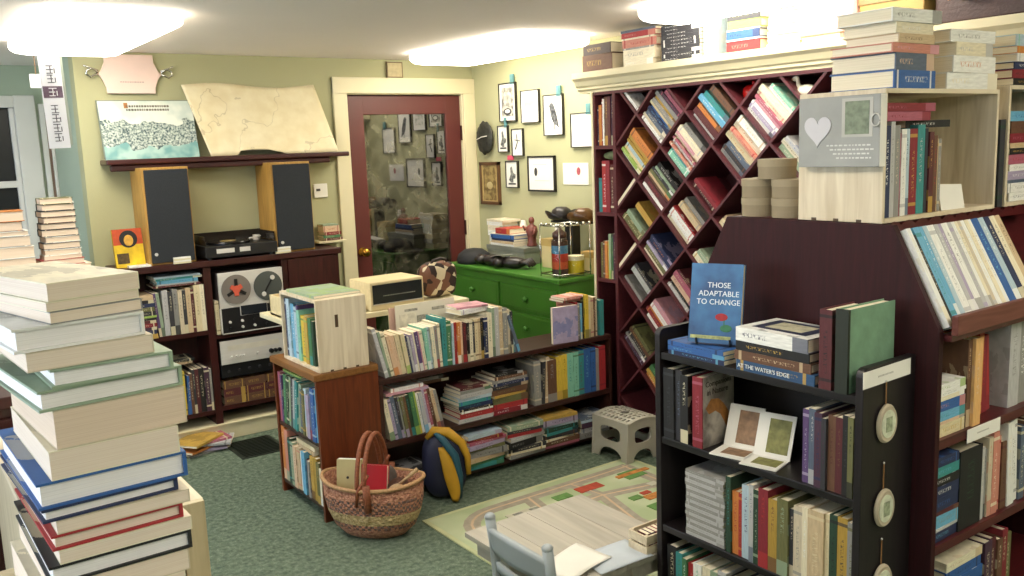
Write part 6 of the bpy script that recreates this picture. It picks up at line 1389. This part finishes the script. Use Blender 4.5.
MB().box((0, 0, .06), (.90, .4, 1.12), M_mahv).build('carcass', dc_, bevel=.003); MB().box((-.01, -.015, 1.12), (.915, .41, 1.145), M_mah).build('top', dc_, bevel=.003)
for i in range(2): MB().box((.01+i*.445, -.012, .08), (.445+i*.445, -.001, 1.10), M_mahv).build('door', dc_, bevel=.003)
MB().box((.02, .02, 0), (.88, .38, .06), M_mah).build('plinth', dc_)
HZ = at(30, 305, Y=1.50).z
th_ = (HZ-CRZ-.004)/.31*100
stack(';'.join('%s %.2f %d %d' % (c, t*th_/100, a, b) for c, t, a, b in (('navy/white', 3, 15, 18), ('charcoal', 4, 15, 18), ('grey', 3.4, 15, 17), ('tan/cream', 3.6, 15, 18), ('maroon', 3, 15, 18), ('cream/grey', 4, 15, 18), ('navy/silver', 3.6, 15, 18), ('silver/white', 3, 15, 18), ('cream/tan', 3.4, 15, 18))),
      'of the pile behind the foreground pile', 'pile behind the foreground pile', TR(.225, 1.46, CRZ+.0005, 0), spine=False, rj=3, jit=.006)

#@@BAY
# ------------------------------------------------------------------ window bay things
cbn = thing('white_cabinet', 'white cabinet in the window bay carrying a pile of books', 'cabinet', (.1, 4.75, 0))
bx('top', (.08, 4.73, 1.025), (.90, 5.15, 1.05), M_whitetrim, cbn, bevel=.003)
bx('body', (.1, 4.75, 0), (.88, 5.13, 1.025), M_whitetrim, cbn)
for i in range(2): bx('door', (.11+i*.365, 4.738, .05), (.465+i*.365, 4.749, 1.01), M_whitetrim, cbn, bevel=.002)
stack('cream/white 4.6 25 17;red/crimson 3.0 20 14;cream/green 2 17 12;white/grey 3 17 12;charcoal/cream 3.2 17 12;white/grey 3 16 12;black/cream 3.4 17 12;charcoal/buff 3 16 12;brown/cream 3 15 12;charcoal/white 3 16 12;black/buff 3.2 15 12;olive/cream 3 15 12', 'of the tall pile on the white cabinet', 'tall pile in the window bay', TR(.745, 4.88, 1.0505, R(2)), spine=False, rj=3, jit=.006, pages='pages_tan')
stack('white/grey 5 32 20;silver/white 5 32 20;white/silver 5.6 31 20;grey/white 5 30 20;white 2.4 26 18;brown/orange 4.6 24 16;orange/tan 5 24 16', 'of the white cabinet left pile', 'pale and tan pile in the window bay', TR(.47, 4.86, 1.0505), spine=False, rj=2, jit=.01, pages='pages_tan')
# thermostat
a = at(67, 199, X=BX); c = at(76, 219, X=BX)
th = thing('wall_switch', 'white switch plate on the pale wall of the window bay', 'light switch', (BX-.012, (a.y+c.y)/2, c.z))
MB().box((0, -.11, 0), (.011, .11, .105), M_paperw).build('plate', th, bevel=.002); MB().box((-.004, -.05, .07), (0, -.02, .09), mat('switch_dark', '4a4644')).build('toggle', th)
# hanging vertical sign with dark characters
sg = thing('hanging_banner', 'narrow white vertical banner with dark characters hanging from the ceiling', 'sign', M=Matrix.Translation(at(53.5, 96, Y=3.9)) @ Matrix.Rotation(R(-1), 4, 'Y'))
MB().box((-.038, 0, -.20), (.038, .004, .185), mat('banner_lavender_white', 'f2f1f6', rough=.7, var=.03)).build('sheet', sg)
MB().box((-.03, .006, -.19), (.048, .010, .15), mat('banner_back_green', 'a7b0a2', rough=.7)).build('backing', sg)
MB().tube([(0, .002, .183), (.0, .002, .235)], .0015, M_str).build('string', sg)
Mp_ = mat('banner_purple', '6c5668', var=.2, scale=60); Mi_ = mat('banner_ink', '5c5a66')
b = MB(); r2 = random.Random(3)
for cz, big in ((.10, 0), (.065, 0), (.015, 1), (-.05, 0), (-.085, 0), (-.122, 0), (-.158, 0)):
    if big: b.box((-.034, -.001, cz-.022), (.034, 0, cz+.022), Mp_); m_ = mat('banner_lavender_white'); e = -.0018
    else: m_ = Mi_; e = -.001
    s_ = .014
    for k in range(3): z_ = cz-s_+k*s_; b.box((-s_, e, z_-.0016), (s_*r2.uniform(.4, 1), 0 if not big else -.001, z_+.0016), m_)
    b.box((-.0016, e, cz-s_), (.0016, 0 if not big else -.001, cz+s_), m_)
    if r2.random() > .4: b.box((s_-.0016, e, cz-s_), (s_+.0016, 0 if not big else -.001, cz+s_*.3), m_)
b.build('characters', sg)
tg = tag(MB().box((-.022, 0, -.027), (.022, .003, .027), mat('banner_lavender_white')).build('small_card'), 'small pale card hanging left of the white banner', 'card'); tg.matrix_world = Matrix.Translation(at(36, 81, Y=4.05))
tag(MB().tube([tuple(at(36, 76, Y=4.05)), tuple(Vector((at(36, 76, Y=4.05).x, 4.05, ZC)))], .0012, M_str).build('card_string'), 'thin string holding the small pale card from the ceiling', 'string')

# ------------------------------------------------------------------ the 300 books that show largest stay objects, the rest become one object
bpy.context.view_layer.update()
books = [o for o in ALLB if o['category'] == 'book']
SMALL = '0 1 2 3 4 5 6 7 8 9 10 11 12 13 20 23 24 25 26 28 29 30 32 33 37 38 39 47 48 49 50 51 52 53 54 55 57 58 60 63 64 65 66 68 69 71 73 77 78 80 81 82 84 85 86 87 90 94 95 96 97 98 100 101 102 103 104 106 107 108 109 111 116 118 119 120 121 122 124 125 127 128 129 130 131 132 134 135 138 139 142 149 151 152 169 170 171 173 174 175 177 179 180 182 183 184 186 187 188 190 191 192 193 194 195 196 199 200 201 202 204 205 206 207 208 209 210 212 213 214 215 216 217 219 220 221 222 224 225 226 227 228 230 231 232 233 234 235 236 237 238 241 242 244 250 251 252 253 254 255 256 257 258 259 260 261 263 264 267 269 270 271 272 274 276 278 279 280 281 282 283 286 287 288 289 290 291 294 295 298 302 303 305 307 308 309 310 311 313 315 316 317 321 322 327 328 329 330 331 332 334 337 339 340 341 342 344 345 346 347 349 350 351 352 353 354 355 357 358 359 360 361 362 363 364 365 366 367 368 370 371 374 375 376 377 378 379 380 381 386 388 390 391 392 393 394 395 396 397 398 399 400 401 402 405 407 410 411 412 413 414 415 416 417 418 419 420 421 423 446 449 450 452 455 456 457 462 463 464 465 466 467 469 471 479 482 485 488 489 490 491 492 493 494 495 502 506 514 519 521 522 523 524 525 526 527 528 529 531 571 586 587 588 589 590 591 592 593 594 595 596 597 598 599 600 601 602 603 604 605 606 607 608 610 611 612 613 614 615 616 617 618 619 620 621 622 623 624 642 643 644 645 646 647 648 649 650 651 652 663 667'
SMALLSET = set(SMALL.split())
rest = [o for i, o in enumerate(books) if str(i) in SMALLSET]
b = MB(); b.uv = []
for o in rest:
    for c in list(o.children):
        me = c.data; off = len(b.v); mw = o.matrix_world
        b.v += [tuple(mw @ v.co) for v in me.vertices]
        uvl = me.uv_layers[0].data if me.uv_layers else None
        for p in me.polygons:
            b.f.append(tuple(v+off for v in p.vertices)); b.m.append(b.mi(me.materials[p.material_index]))
            for li in p.loop_indices: b.uv.append(tuple(uvl[li].uv) if uvl else (0, 0))
        bpy.data.objects.remove(c)
    bpy.data.objects.remove(o)
st_ = b.build('more_books')
tag(st_, 'all the smaller background books filling the shelves and piles', 'books', kind='stuff')
